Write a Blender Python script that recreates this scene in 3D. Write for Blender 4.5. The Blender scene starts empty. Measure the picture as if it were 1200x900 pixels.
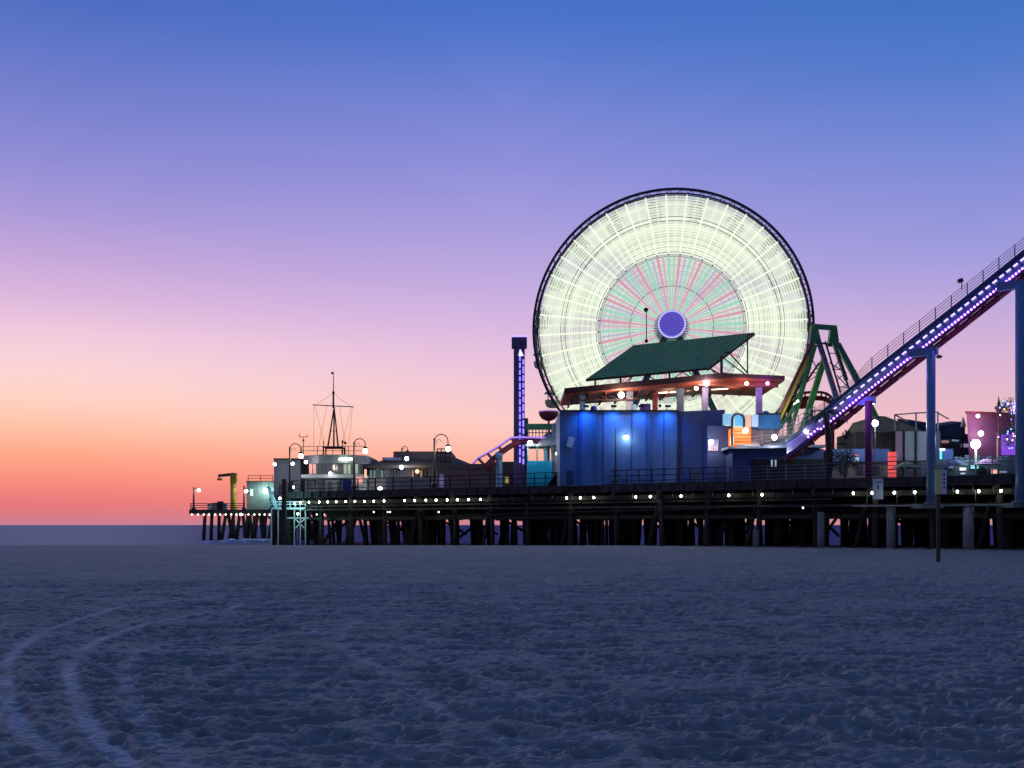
import bpy, math, random
import numpy as np
from mathutils import Vector, Matrix
PI = math.pi
R = random.Random(7)

# ------------------------------------------------------------------ camera
F = 1300.0            # focal length in pixels of the 1200 px wide photograph
EYE = 1.55
sc = bpy.context.scene
col = sc.collection
cam_d = bpy.data.cameras.new('camera')
cam = bpy.data.objects.new('camera', cam_d); col.objects.link(cam)
cam.location = (0, 0, EYE); cam.rotation_euler = (math.radians(90), 0, 0)
cam_d.sensor_width = 36; cam_d.lens = F * 36 / 1200
cam_d.shift_y = 165 / 1200
cam_d.clip_start = 0.1; cam_d.clip_end = 20000
sc.camera = cam

# ------------------------------------------------------------------ render / view
sc.render.engine = 'CYCLES'
sc.cycles.use_denoising = True
sc.cycles.max_bounces = 5
sc.cycles.diffuse_bounces = 2
sc.cycles.glossy_bounces = 3
sc.cycles.sample_clamp_indirect = 4
sc.view_settings.view_transform = 'Standard'
sc.view_settings.look = 'None'
sc.view_settings.gamma = 1
sc.view_settings.exposure = 0

# ------------------------------------------------------------------ sky
def lin(h):
    h = h.lstrip('#')
    v = [int(h[i:i + 2], 16) / 255 for i in (0, 2, 4)]
    return tuple((c / 12.92 if c <= 0.04045 else ((c + 0.055) / 1.055) ** 2.4) for c in v)

world = bpy.data.worlds.new('World'); sc.world = world
world.use_nodes = True
nt = world.node_tree; nt.nodes.clear()
def N(t, **k):
    n = nt.nodes.new(t)
    for a, b in k.items(): setattr(n, a, b)
    return n
def ml(op, a, b=None, clamp=False):
    m = N('ShaderNodeMath', operation=op, use_clamp=clamp)
    for i, v in enumerate((a, b)):
        if v is None: continue
        if isinstance(v, (int, float)): m.inputs[i].default_value = v
        else: nt.links.new(v, m.inputs[i])
    return m.outputs[0]
tc = N('ShaderNodeTexCoord'); sep = N('ShaderNodeSeparateXYZ')
nt.links.new(tc.outputs['Generated'], sep.inputs[0])
X_, Y_, Z_ = sep.outputs
horiz = ml('SQRT', ml('ADD', ml('MULTIPLY', X_, X_), ml('MULTIPLY', Y_, Y_)))
tanel = ml('DIVIDE', Z_, ml('MAXIMUM', horiz, 0.02))
def skyramp(stops, k=1.0):
    r = N('ShaderNodeValToRGB'); cr = r.color_ramp
    while len(cr.elements) > 1: cr.elements.remove(cr.elements[-1])
    first = True
    for y, h in sorted(stops, key=lambda s: -s[0]):
        p = ((615 - y) / F) * k / 1.6
        p = max(0, min(1, p))
        e = cr.elements[0] if first else cr.elements.new(p)
        e.position = p; first = False
        e.color = (*(lin(h) if isinstance(h, str) else h), 1)
    nt.links.new(ml('DIVIDE', tanel, 1.6, True), r.inputs[0])
    return r.outputs[0]
ZEN = (0.032, 0.085, 0.27)
sky_l = skyramp([(615, '#c97f92'), (603, '#da7a84'), (585, '#ec7a7b'), (560, '#fa907e'), (530, '#ffa98c'), (500, '#ffc2a8'),
                 (465, '#ffd2c6'), (430, '#f9d3d6'), (390, '#efc8dc'), (350, '#dab5dc'), (300, '#c2a5d9'), (250, '#a898d8'),
                 (190, '#8f8cd5'), (120, '#7680cd'), (50, '#5d74c7'), (0, '#4c6cc0'), (-300, '#3052a4'), (-900, ZEN)], 0.935)
sky_c = skyramp([(615, '#c68494'), (590, '#ee8c86'), (560, '#fa9f90'), (530, '#fcb8a6'), (500, '#fccac2'),
                 (460, '#f3c8d2'), (420, '#e7c0dc'), (380, '#d7b6e0'), (330, '#c1aadf'), (270, '#a99edd'),
                 (200, '#9190da'), (120, '#7484d3'), (50, '#5578cd'), (0, '#4570c7'), (-300, '#2e50a2'), (-900, ZEN)])
sky_r = skyramp([(615, '#c98f96'), (580, '#eda39c'), (540, '#f1b2ac'), (490, '#ecbcc4'), (450, '#e2b8cf'),
                 (400, '#d3b1d8'), (350, '#baa6dc'), (300, '#a09cdd'), (250, '#9093da'), (150, '#6d86d3'),
                 (70, '#5079ca'), (0, '#4172c3'), (-300, '#2c4e9c'), (-900, ZEN)], 0.93)
az = ml('DIVIDE', X_, ml('MAXIMUM', horiz, 0.02))
def mix(f, a, b):
    m = N('ShaderNodeMixRGB')
    nt.links.new(f, m.inputs[0])
    for i, v in ((1, a), (2, b)):
        if isinstance(v, tuple): m.inputs[i].default_value = (*v, 1)
        else: nt.links.new(v, m.inputs[i])
    return m.outputs[0]
def rng(v, a, b):
    m = N('ShaderNodeMapRange'); m.interpolation_type = 'LINEAR'; m.clamp = True
    m.inputs['From Min'].default_value = a; m.inputs['From Max'].default_value = b
    nt.links.new(v, m.inputs['Value']); return m.outputs[0]
c = mix(rng(az, -0.36, 0.0), sky_l, sky_c)
c = mix(rng(az, 0.0, 0.38), c, sky_r)
# east sky, behind the camera: already dark
fy = ml('DIVIDE', Y_, ml('MAXIMUM', horiz, 0.02))
east = skyramp([(615, (0.13, 0.125, 0.16)), (520, (0.10, 0.10, 0.15)), (330, (0.045, 0.06, 0.14)), (0, (0.04, 0.07, 0.20)), (-900, ZEN)])
c = mix(rng(fy, -0.35, 0.55), east, c)
# below the horizon
c = mix(rng(Z_, -0.02, 0.0), (0.03, 0.035, 0.06), c)
# a little twilight from the physical sky (sun just under the horizon, left of the frame)
nish = N('ShaderNodeTexSky'); nish.sky_type = 'NISHITA'; nish.sun_disc = False
nish.sun_elevation = math.radians(-3); nish.sun_rotation = math.radians(-22)
addn = N('ShaderNodeMixRGB', blend_type='ADD'); addn.inputs[0].default_value = 0.03
nt.links.new(c, addn.inputs[1]); nt.links.new(nish.outputs[0], addn.inputs[2])
bg = N('ShaderNodeBackground'); nt.links.new(addn.outputs[0], bg.inputs[0]); bg.inputs[1].default_value = 1.0
wo = N('ShaderNodeOutputWorld'); nt.links.new(bg.outputs[0], wo.inputs[0])

# afterglow: a very wide, weak sun low over the sea
sun_d = bpy.data.lights.new('afterglow_sun', 'SUN'); sun_d.specular_factor = 0.15; sun_d.energy = 0.46; sun_d.angle = math.radians(16)
sun_d.color = (0.62, 0.68, 1.0)
sun = bpy.data.objects.new('afterglow_sun', sun_d); col.objects.link(sun)
v = Vector((math.sin(math.radians(-22)), math.cos(math.radians(-22)), math.tan(math.radians(17))))
sun.rotation_euler = v.to_track_quat('Z', 'Y').to_euler()

# ------------------------------------------------------------------ materials
MATS = {}
def mat(name, c, rough=0.7, metal=0.0, var=0.25, scale=1.5, bump=0.15, spec=0.4, stretch=None, bscale=None):
    if name in MATS: return MATS[name]
    m = bpy.data.materials.new(name); m.use_nodes = True; t = m.node_tree; b = t.nodes['Principled BSDF']
    b.inputs['Roughness'].default_value = rough; b.inputs['Metallic'].default_value = metal
    b.inputs['Specular IOR Level'].default_value = spec
    co = t.nodes.new('ShaderNodeTexCoord'); mp = t.nodes.new('ShaderNodeMapping')
    t.links.new(co.outputs['Object'], mp.inputs[0])
    if stretch: mp.inputs['Scale'].default_value = stretch
    n = t.nodes.new('ShaderNodeTexNoise'); n.inputs['Scale'].default_value = scale; n.inputs['Detail'].default_value = 6
    n.inputs['Roughness'].default_value = 0.65
    t.links.new(mp.outputs[0], n.inputs['Vector'])
    r = t.nodes.new('ShaderNodeValToRGB'); r.color_ramp.elements[0].position = 0.3; r.color_ramp.elements[1].position = 0.7
    lo = [max(0, x * (1 - var)) for x in c]; hi = [min(1, x * (1 + var)) for x in c]
    r.color_ramp.elements[0].color = (*lo, 1); r.color_ramp.elements[1].color = (*hi, 1)
    t.links.new(n.outputs[0], r.inputs[0]); t.links.new(r.outputs[0], b.inputs['Base Color'])
    if bump:
        n2 = t.nodes.new('ShaderNodeTexNoise'); n2.inputs['Scale'].default_value = bscale or scale * 6
        n2.inputs['Detail'].default_value = 4
        t.links.new(mp.outputs[0], n2.inputs['Vector'])
        bp = t.nodes.new('ShaderNodeBump'); bp.inputs['Strength'].default_value = bump; bp.inputs['Distance'].default_value = 0.05
        t.links.new(n2.outputs[0], bp.inputs['Height']); t.links.new(bp.outputs[0], b.inputs['Normal'])
    MATS[name] = m; return m
def glow(name, c, s, two=None):
    if name in MATS: return MATS[name]
    m = bpy.data.materials.new(name); m.use_nodes = True; t = m.node_tree; b = t.nodes['Principled BSDF']
    b.inputs['Base Color'].default_value = (*[x * 0.5 for x in c], 1)
    b.inputs['Emission Color'].default_value = (*c, 1); b.inputs['Emission Strength'].default_value = s
    MATS[name] = m; return m
def glass(name, c, em=0):
    if name in MATS: return MATS[name]
    m = bpy.data.materials.new(name); m.use_nodes = True; b = m.node_tree.nodes['Principled BSDF']
    b.inputs['Base Color'].default_value = (*c, 1); b.inputs['Roughness'].default_value = 0.08
    b.inputs['Specular IOR Level'].default_value = 0.8
    if em: b.inputs['Emission Color'].default_value = (*c, 1); b.inputs['Emission Strength'].default_value = em
    MATS[name] = m; return m

def ribbed(name, c, period, axis='X', rough=0.5, depth=0.6, var=0.2):
    """painted corrugated / planked siding: noise colour plus a wave bump"""
    m = mat(name, c, rough, var=var, scale=0.8, bump=0.1)
    t = m.node_tree; b = t.nodes['Principled BSDF']
    co = t.nodes.new('ShaderNodeTexCoord'); w = t.nodes.new('ShaderNodeTexWave')
    w.wave_type = 'BANDS'; w.bands_direction = axis; w.inputs['Scale'].default_value = PI / (10 * period) * 2 / PI * 5 
    w.wave_profile = 'SAW' if axis == 'Z' else 'SIN'
    t.links.new(co.outputs['Object'], w.inputs['Vector'])
    bp = t.nodes.new('ShaderNodeBump'); bp.inputs['Strength'].default_value = depth; bp.inputs['Distance'].default_value = 0.06
    t.links.new(w.outputs[0], bp.inputs['Height'])
    old = b.inputs['Normal'].links[0].from_socket
    t.links.new(old, bp.inputs['Normal']); t.links.new(bp.outputs[0], b.inputs['Normal'])
    return m

M_PILE = mat('creosote timber', (0.055, 0.043, 0.038), 0.8, var=0.5, scale=1.2, bump=0.5, stretch=(3, 3, 0.6))
M_TIMBER = mat('dark deck timber', (0.075, 0.060, 0.055), 0.85, var=0.45, scale=2, bump=0.4)
M_CONC = mat('weathered concrete', (0.27, 0.27, 0.27), 0.85, var=0.3, scale=0.9, bump=0.3, stretch=(1, 1, 0.4))
M_DKMETAL = mat('dark painted metal', (0.035, 0.035, 0.045), 0.45, 0.4, var=0.3, bump=0.05)
M_RAILMETAL = mat('galvanised rail', (0.20, 0.25, 0.32), 0.4, 0.6, var=0.3, bump=0.05)
M_BLUEPAINT = mat('bright blue painted steel', (0.19, 0.36, 0.60), 0.4, 0.1, var=0.25, scale=0.7, bump=0.08, stretch=(1, 1, 0.25))
M_WHITEP = mat('off white paint', (0.55, 0.55, 0.56), 0.6, var=0.15, bump=0.1)
M_TEAL = mat('teal grey painted steel', (0.13, 0.26, 0.27), 0.45, 0.1, var=0.2)
M_GREEN = mat('green painted steel', (0.05, 0.33, 0.08), 0.45, 0.1, var=0.3)
M_DGREEN = mat('dark green painted steel', (0.05, 0.21, 0.11), 0.45, 0.1, var=0.3)
M_RED = mat('red painted steel', (0.33, 0.03, 0.03), 0.45, 0.1, var=0.3)
M_DRED = mat('maroon painted steel', (0.21, 0.035, 0.06), 0.5, 0.1, var=0.3)
M_PURPLE = mat('purple painted steel', (0.13, 0.07, 0.38), 0.45, 0.1, var=0.25)
M_MAGENTA = mat('magenta painted steel', (0.24, 0.04, 0.16), 0.5, 0.05, var=0.25)
M_YELLOW = mat('yellow painted steel', (0.42, 0.33, 0.04), 0.55, var=0.35)
M_RUBBER = mat('black plastic', (0.02, 0.02, 0.02), 0.5, var=0.2)
M_SHADE = mat('dark interior', (0.02, 0.022, 0.03), 0.9, var=0.3)
G_WARM = glow('warm lamp glass', (1.0, 0.80, 0.62), 26)
G_WHITE = glow('white lamp glass', (0.82, 1.0, 0.93), 26)
G_UNDER = glow('greenish pier bulb', (0.86, 1.0, 0.72), 22)
G_PURP = glow('violet bulb', (0.50, 0.24, 1.0), 4.5)
G_LILAC = glow('lilac bulb', (0.70, 0.60, 1.0), 1.5)

# ------------------------------------------------------------------ mesh builder
class MB:
    def __init__(s): s.v = []; s.f = []
    def add(s, vs, fs):
        o = len(s.v); s.v += [tuple(p) for p in vs]; s.f += [tuple(i + o for i in f) for f in fs]; return s
    def hexa(s, p):     # 8 points: bottom 0-3 ccw, top 4-7
        return s.add(p, [(0, 3, 2, 1), (4, 5, 6, 7), (0, 1, 5, 4), (1, 2, 6, 5), (2, 3, 7, 6), (3, 0, 4, 7)])
    def box(s, x0, x1, y0, y1, z0, z1):
        return s.hexa([(x0, y0, z0), (x1, y0, z0), (x1, y1, z0), (x0, y1, z0), (x0, y0, z1), (x1, y0, z1), (x1, y1, z1), (x0, y1, z1)])
    def beam(s, p, q, w, h=None, up=(0, 0, 1)):
        h = h or w; p = Vector(p); q = Vector(q); d = (q - p).normalized(); up = Vector(up)
        if abs(d.dot(up)) > 0.98: up = Vector((0, 1, 0))
        a = d.cross(up).normalized() * w / 2; b = a.cross(d).normalized() * h / 2
        return s.hexa([p - a - b, p + a - b, q + a - b, q - a - b, p - a + b, p + a + b, q + a + b, q - a + b])
    def tube(s, p, q, r, r2=None, n=8, caps=True):
        r2 = r if r2 is None else r2; p = Vector(p); q = Vector(q); d = (q - p).normalized()
        u = Vector((0, 0, 1)) if abs(d.z) < 0.95 else Vector((1, 0, 0))
        a = d.cross(u).normalized(); b = d.cross(a)
        vs = [p + (a * math.cos(2 * PI * i / n) + b * math.sin(2 * PI * i / n)) * r for i in range(n)]
        vs += [q + (a * math.cos(2 * PI * i / n) + b * math.sin(2 * PI * i / n)) * r2 for i in range(n)]
        fs = [(i, (i + 1) % n, n + (i + 1) % n, n + i) for i in range(n)]
        if caps: fs += [tuple(range(n - 1, -1, -1)), tuple(range(n, 2 * n))]
        return s.add(vs, fs)
    def path(s, pts, r, n=6):
        for a, b in zip(pts, pts[1:]): s.tube(a, b, r, n=n)
        return s
    def lathe(s, c, prof, n=12):
        c = Vector(c); vs = []; fs = []
        for (r, z) in prof:
            for i in range(n): vs.append(c + Vector((r * math.cos(2 * PI * i / n), r * math.sin(2 * PI * i / n), z)))
        for k in range(len(prof) - 1):
            for i in range(n): fs.append((k * n + i, k * n + (i + 1) % n, (k + 1) * n + (i + 1) % n, (k + 1) * n + i))
        fs.append(tuple(range(n - 1, -1, -1))); m = len(prof) - 1; fs.append(tuple(m * n + i for i in range(n)))
        return s.add(vs, fs)
    def ball(s, c, r, n=10, sq=1.0):
        k = max(4, n // 2)
        return s.lathe(c, [(r * math.sin(PI * (i + .02) / (k + .04)), -r * sq * math.cos(PI * (i + .02) / (k + .04))) for i in range(k + 1)], n)
    def prism(s, poly, z0, z1):
        n = len(poly); vs = [(x, y, z0) for x, y in poly] + [(x, y, z1) for x, y in poly]
        return s.add(vs, [tuple(range(n - 1, -1, -1)), tuple(range(n, 2 * n))] + [(i, (i + 1) % n, n + (i + 1) % n, n + i) for i in range(n)])
    def slab(s, top, th):   # polygon of 3-D points, extruded down by th
        n = len(top); vs = [tuple(p) for p in top] + [(p[0], p[1], p[2] - th) for p in top]
        return s.add(vs, [tuple(range(n)), tuple(range(2 * n - 1, n - 1, -1))] + [(i, n + i, n + (i + 1) % n, (i + 1) % n) for i in range(n)])
    def ring(s, c, r, w, t, n=120, a0=0, a1=2 * PI):   # box-section ring in the XZ plane
        cx, cy, cz = c; vs = []; fs = []; full = abs(a1 - a0 - 2 * PI) < 1e-6
        m = n if full else n + 1
        for i in range(m):
            a = a0 + (a1 - a0) * i / n; ca, sa = math.cos(a), math.sin(a)
            for (rr, yy) in ((r - w / 2, -t / 2), (r + w / 2, -t / 2), (r + w / 2, t / 2), (r - w / 2, t / 2)):
                vs.append((cx + rr * ca, cy + yy, cz + rr * sa))
        for i in range(n):
            j = (i + 1) % m
            for k in range(4): fs.append((i * 4 + k, j * 4 + k, j * 4 + (k + 1) % 4, i * 4 + (k + 1) % 4))
        return s.add(vs, fs)
    def build(s, name, m, parent=None, org=None, smooth=False):
        if org is None: org = ROOT.get(parent.name, (0, 0, 0)) if parent is not None else (0, 0, 0)
        me = bpy.data.meshes.new(name)
        ox, oy, oz = org
        me.from_pydata([(x - ox, y - oy, z - oz) for x, y, z in s.v], [], s.f)
        me.materials.append(m)
        if smooth: me.polygons.foreach_set('use_smooth', [True] * len(me.polygons))
        me.update()
        o = bpy.data.objects.new(name, me); col.objects.link(o)
        if parent is not None:
            o.parent = parent; ROOT[o.name] = org
        else:
            o.location = org
        return o
ROOT = {}
def tag(o, label=None, cat=None, group=None, kind=None):
    if label: o['label'] = label
    if cat: o['category'] = cat
    if group: o['group'] = group
    if kind: o['kind'] = kind
    return o
def thing(name, label, cat, loc=(0, 0, 0), group=None, rz=0):
    o = bpy.data.objects.new(name, None); col.objects.link(o); o.location = loc; o.rotation_euler = (0, 0, rz)
    ROOT[o.name] = tuple(loc) if not rz else (0, 0, 0)
    return tag(o, label, cat, group)
def child_copy(src, parent, loc=None, rot=None):
    c = src.copy(); col.objects.link(c); c.parent = parent
    if loc is not None: c.location = loc
    if rot is not None: c.rotation_euler = rot
    for g in list(src.children): child_copy(g, c)
    return c
def point(parent, loc, c, w, r=0.15, spot=None, aim=None):
    d = bpy.data.lights.new('lamp_light', 'SPOT' if spot else 'POINT'); d.color = c; d.energy = w; d.shadow_soft_size = r
    o = bpy.data.objects.new('lamp_light', d); col.objects.link(o)
    if spot: d.spot_size = math.radians(spot); d.spot_blend = 1.0
    org = ROOT.get(parent.name, (0, 0, 0)) if parent else (0, 0, 0)
    o.location = Vector(loc) - Vector(org)
    if aim is not None: o.rotation_euler = (-Vector(aim)).to_track_quat('Z', 'Y').to_euler()
    if parent: o.parent = parent
    return o

# photo pixel at a distance -> point in the world
def P(px, py, Y): return Vector(((px - 600) / F * Y, Y, EYE + (615 - py) / F * Y))
def PX(px, Y): return (px - 600) / F * Y
def PZ(py, Y): return EYE + (615 - py) / F * Y
def Yf(px): return 1 / (0.0096 + 6e-6 * (px - 340))
# the pier's own frame: s along its edge going out to sea, t inland from the edge
O_ = Vector((PX(1200, Yf(1200)), Yf(1200), 0)); B_ = Vector((PX(340, Yf(340)), Yf(340), 0))
D_ = (B_ - O_).normalized(); N_ = Vector((-D_.y, D_.x, 0))
if N_.y < 0: N_ = -N_
LEN = (B_ - O_).length
def W(s, t, z=0): p = O_ + D_ * s + N_ * t; return Vector((p.x, p.y, z))
def S_of(px, t=0):     # the s at which the line t meets the photo column px
    k = (px - 600) / F; a = O_ + N_ * t
    return (a.x - k * a.y) / (k * D_.y - D_.x)
DECK = 4.55

# ------------------------------------------------------------------ sand
def vnoise(x, y, seed):
    xi = np.floor(x).astype(np.int64); yi = np.floor(y).astype(np.int64); fx = x - xi; fy_ = y - yi
    fx = fx * fx * fx * (fx * (fx * 6 - 15) + 10); fy_ = fy_ * fy_ * fy_ * (fy_ * (fy_ * 6 - 15) + 10)
    def h(a, b):
        n = (a * 374761393 + b * 668265263 + seed * 974711) & 0x7fffffff
        n = ((n ^ (n >> 13)) * 1274126177) & 0x7fffffff
        return ((n ^ (n >> 16)) & 0xffff) / 65535.0
    return (h(xi, yi) * (1 - fx) + h(xi + 1, yi) * fx) * (1 - fy_) + (h(xi, yi + 1) * (1 - fx) + h(xi + 1, yi + 1) * fx) * fy_
def hashf(a, b, seed):
    n = (a * 374761393 + b * 668265263 + seed * 974711) & 0x7fffffff
    n = ((n ^ (n >> 13)) * 1274126177) & 0x7fffffff
    return ((n ^ (n >> 16)) & 0xffff) / 65535.0
def prints(x, y, cell, seed, depth, size, keep):
    """footprint-like dents: an oval pit with a pushed-up rim, one per jittered cell"""
    out = np.zeros_like(x); gx = np.floor(x / cell).astype(np.int64); gy = np.floor(y / cell).astype(np.int64)
    for i in (-1, 0, 1):
        for j in (-1, 0, 1):
            a = gx + i; b = gy + j
            cx = (a + hashf(a, b, seed)) * cell; cy = (b + hashf(a, b, seed + 1)) * cell
            ang = hashf(a, b, seed + 2) * PI; on = hashf(a, b, seed + 3) < keep
            sz = size * (0.7 + 0.6 * hashf(a, b, seed + 4)); dp = depth * (0.4 + hashf(a, b, seed + 5))
            dx = x - cx; dy = y - cy; u = dx * np.cos(ang) + dy * np.sin(ang); w = -dx * np.sin(ang) + dy * np.cos(ang)
            r = np.sqrt((u / 1.35) ** 2 + (w / 0.75) ** 2) / sz
            out += np.where(on, dp * (-np.exp(-(r * 1.3) ** 4) + 0.42 * np.exp(-((r - 1.25) / 0.33) ** 2)), 0)
    return out
def track_dist(x, y, pts):
    best = np.full(x.shape, 1e9); along = np.zeros_like(x); acc = 0; side = np.zeros_like(x)
    for (ax, ay), (bx, by) in zip(pts, pts[1:]):
        dx, dy = bx - ax, by - ay; L = math.hypot(dx, dy)
        t = np.clip(((x - ax) * dx + (y - ay) * dy) / L ** 2, 0, 1)
        qx = x - (ax + t * dx); qy = y - (ay + t * dy); d = np.hypot(qx, qy)
        m = d < best
        best = np.where(m, d, best); along = np.where(m, acc + t * L, along)
        side = np.where(m, np.sign(dx * qy - dy * qx), side); acc += L
    return best, along, side
def smooth_pts(pts, n=8):
    out = []
    for i in range(len(pts) - 1):
        p0 = pts[max(i - 1, 0)]; p1 = pts[i]; p2 = pts[i + 1]; p3 = pts[min(i + 2, len(pts) - 1)]
        for k in range(n):
            t = k / n
            out.append(tuple(0.5 * (2 * p1[j] + (p2[j] - p0[j]) * t + (2 * p0[j] - 5 * p1[j] + 4 * p2[j] - p3[j]) * t * t + (3 * p1[j] - p0[j] - 3 * p2[j] + p3[j]) * t ** 3) for j in (0, 1)))
    out.append(pts[-1]); return out
def gpt(px, py): Yg = EYE * F / (py - 615); return ((px - 600) / F * Yg, Yg)
TRACKS = [  # the two ruts a vehicle left, curving away over the beach
    smooth_pts([(-2.0, 2.5)] + [gpt(*p) for p in ((142, 930), (112, 870), (86, 815), (84, 780), (118, 752), (180, 732), (262, 716), (345, 706))] + [(3, 24.5), (12, 27)]),
    smooth_pts([(-3.3, 3.0)] + [gpt(*p) for p in ((52, 930), (24, 860), (6, 815), (12, 775), (48, 745), (110, 722), (190, 707))] + [(-3, 27), (9, 31)]),
    smooth_pts([gpt(*p) for p in ((250, 960), (212, 905), (172, 858), (150, 812), (150, 782), (190, 760))] + [(-2.5, 16)]),
    smooth_pts([gpt(*p) for p in ((640, 900), (520, 840), (448, 790), (402, 765), (400, 745))] + [(-2, 18.2), (2, 21)]),
    smooth_pts([gpt(*p) for p in ((760, 900), (640, 835), (560, 795), (490, 770), (470, 752))] + [(0, 18.2), (4, 21)]),
]
def sand_z(X, Y, fine=True):
    # broad lie of the beach: flat, then over a low crest down into the sea
    base = np.where(Y > 78, -0.0022 * (Y - 78) ** 1.6, 0.0)
    base = np.maximum(base, -3.0) + 0.05 * (vnoise(X / 9, Y / 9, 3) - .5) * np.exp(-((Y - 40) / 60) ** 2) * (Y < 78)
    dist = np.sqrt(X * X + Y * Y)
    amp = 1.0 / (1 + (dist / 45) ** 2)
    wx = 0.25 * (vnoise(X / 0.6, Y / 0.6, 15) - .5); wy_ = 0.25 * (vnoise(X / 0.6 + 9, Y / 0.6, 16) - .5)
    rdg = lambda a, b, k: 1 - np.abs(2 * vnoise(a, b, k) - 1)
    z = 0.09 * (vnoise(X / 2.1, Y / 1.7, 5) - .5) + 0.10 * (rdg((X + wx) / 0.66 + 7, (Y + wy_) / 0.33, 6) - .5)
    z += 0.055 * (rdg((X + wx) / 0.28, (Y + wy_) / 0.15 + 3, 8) - .5) + 0.022 * (rdg(X / 0.09, Y / 0.08, 9) - .5)
    dents = prints(X, Y, 0.40, 21, 0.065, 0.10, 0.85) + prints(X + 0.3, Y + 0.2, 0.25, 41, 0.040, 0.055, 0.75)
    z = z + dents
    z = 0.062 * np.tanh(z / 0.062) + 0.25 * z * (z < 0)
    z += 0.016 * (rdg(X / 0.11 + 5, Y / 0.07, 19) - .5)
    z += 0.012 * (vnoise(X / 0.07, Y / 0.06, 10) - .5)
    for k, tr in enumerate(TRACKS):
        d, al, sd = track_dist(X, Y, tr)
        wgt = (1.0, 1.0, .45, .5, .45)[k]
        half = 0.085
        inside = 1 / (1 + np.exp((d - half) / 0.025))
        tread = 0.006 * np.sin(2 * PI * (al / 0.13 + sd * d * 2.2)) * inside
        berm = 0.018 * np.exp(-((d - half - 0.06) / 0.04) ** 2)
        flat = 0.035 + 0.10 * z
        z = z * (1 - inside * wgt) + flat * inside * wgt + tread * wgt + berm * wgt
    return base + z * (0.25 + 0.75 * amp) * np.clip((112 - Y) / 30, 0.0, 1)
ys = [-60, -40, -25, -15, -8, -3, 0, 1.5, 3]; y = 3.0
while y < 30: y *= 1.0036; ys.append(y)
while y < 84: y *= 1.007; ys.append(y)
while y < 330: y *= 1.05; ys.append(y)
us = list(np.linspace(-0.60, 0.60, 760)); s_ = 0.004
while us[-1] < 9: s_ *= 1.13; us.append(us[-1] + s_); us.insert(0, -us[-1])
ys = np.array(ys); us = np.array(us)
wy = np.sqrt(ys ** 2 + 9)
GX = us[None, :] * wy[:, None]; GY = np.repeat(ys[:, None], len(us), 1)
GZ = sand_z(GX, GY)
nr, nc = GX.shape
me = bpy.data.meshes.new('sand_beach')
co = np.stack([GX, GY, GZ], -1).reshape(-1, 3).astype(np.float32)
idx = np.arange(nr * nc).reshape(nr, nc)
q = np.stack([idx[:-1, :-1], idx[:-1, 1:], idx[1:, 1:], idx[1:, :-1]], -1).reshape(-1, 4)
me.vertices.add(len(co)); me.vertices.foreach_set('co', co.ravel())
me.loops.add(q.size); me.loops.foreach_set('vertex_index', q.ravel().astype(np.int32))
me.polygons.add(len(q)); me.polygons.foreach_set('loop_start', np.arange(0, q.size, 4, dtype=np.int32))
me.polygons.foreach_set('loop_total', np.full(len(q), 4, dtype=np.int32))
me.polygons.foreach_set('use_smooth', np.ones(len(q), dtype=bool))
me.update(calc_edges=True); me.validate()
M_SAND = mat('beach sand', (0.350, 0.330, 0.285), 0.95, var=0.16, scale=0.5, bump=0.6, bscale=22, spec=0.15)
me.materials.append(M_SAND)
# sky light on the smooth ruts, painted in as a paler sand colour
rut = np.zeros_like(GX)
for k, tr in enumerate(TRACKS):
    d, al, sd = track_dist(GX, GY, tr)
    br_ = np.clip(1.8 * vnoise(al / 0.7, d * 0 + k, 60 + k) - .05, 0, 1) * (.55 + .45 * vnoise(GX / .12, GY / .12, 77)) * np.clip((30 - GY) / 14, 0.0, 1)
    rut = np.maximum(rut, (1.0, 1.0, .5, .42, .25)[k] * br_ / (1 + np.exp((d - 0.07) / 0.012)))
at = me.attributes.new('rut_highlight', 'FLOAT', 'POINT'); at.data.foreach_set('value', rut.ravel().astype(np.float32))
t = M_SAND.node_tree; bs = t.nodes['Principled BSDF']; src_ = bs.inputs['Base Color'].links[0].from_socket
an = t.nodes.new('ShaderNodeAttribute'); an.attribute_name = 'rut_highlight'; mx = t.nodes.new('ShaderNodeMixRGB'); mx.inputs[2].default_value = (.66, .58, .56, 1)
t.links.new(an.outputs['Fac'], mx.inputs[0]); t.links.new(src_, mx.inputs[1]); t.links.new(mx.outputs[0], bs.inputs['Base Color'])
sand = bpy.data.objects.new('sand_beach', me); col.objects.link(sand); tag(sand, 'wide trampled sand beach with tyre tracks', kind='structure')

# ------------------------------------------------------------------ sea
SEA = -1.2
m_sea = bpy.data.materials.new('sea water'); m_sea.use_nodes = True; t = m_sea.node_tree; b = t.nodes['Principled BSDF']
b.inputs['Base Color'].default_value = (0.075, 0.090, 0.25, 1); b.inputs['Roughness'].default_value = 0.5
b.inputs['Specular IOR Level'].default_value = 0.04
tcn = t.nodes.new('ShaderNodeTexCoord'); mp = t.nodes.new('ShaderNodeMapping'); mp.inputs['Scale'].default_value = (0.02, 0.16, 1)
nz = t.nodes.new('ShaderNodeTexNoise'); nz.inputs['Scale'].default_value = 1; nz.inputs['Detail'].default_value = 6
t.links.new(tcn.outputs['Object'], mp.inputs[0]); t.links.new(mp.outputs[0], nz.inputs['Vector'])
bp = t.nodes.new('ShaderNodeBump'); bp.inputs['Strength'].default_value = 0.5; bp.inputs['Distance'].default_value = 0.6
rp = t.nodes.new('ShaderNodeValToRGB'); rp.color_ramp.elements[0].position = .42; rp.color_ramp.elements[1].position = .62
rp.color_ramp.elements[0].color = (.062, .075, .225, 1); rp.color_ramp.elements[1].color = (.125, .130, .33, 1)
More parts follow.
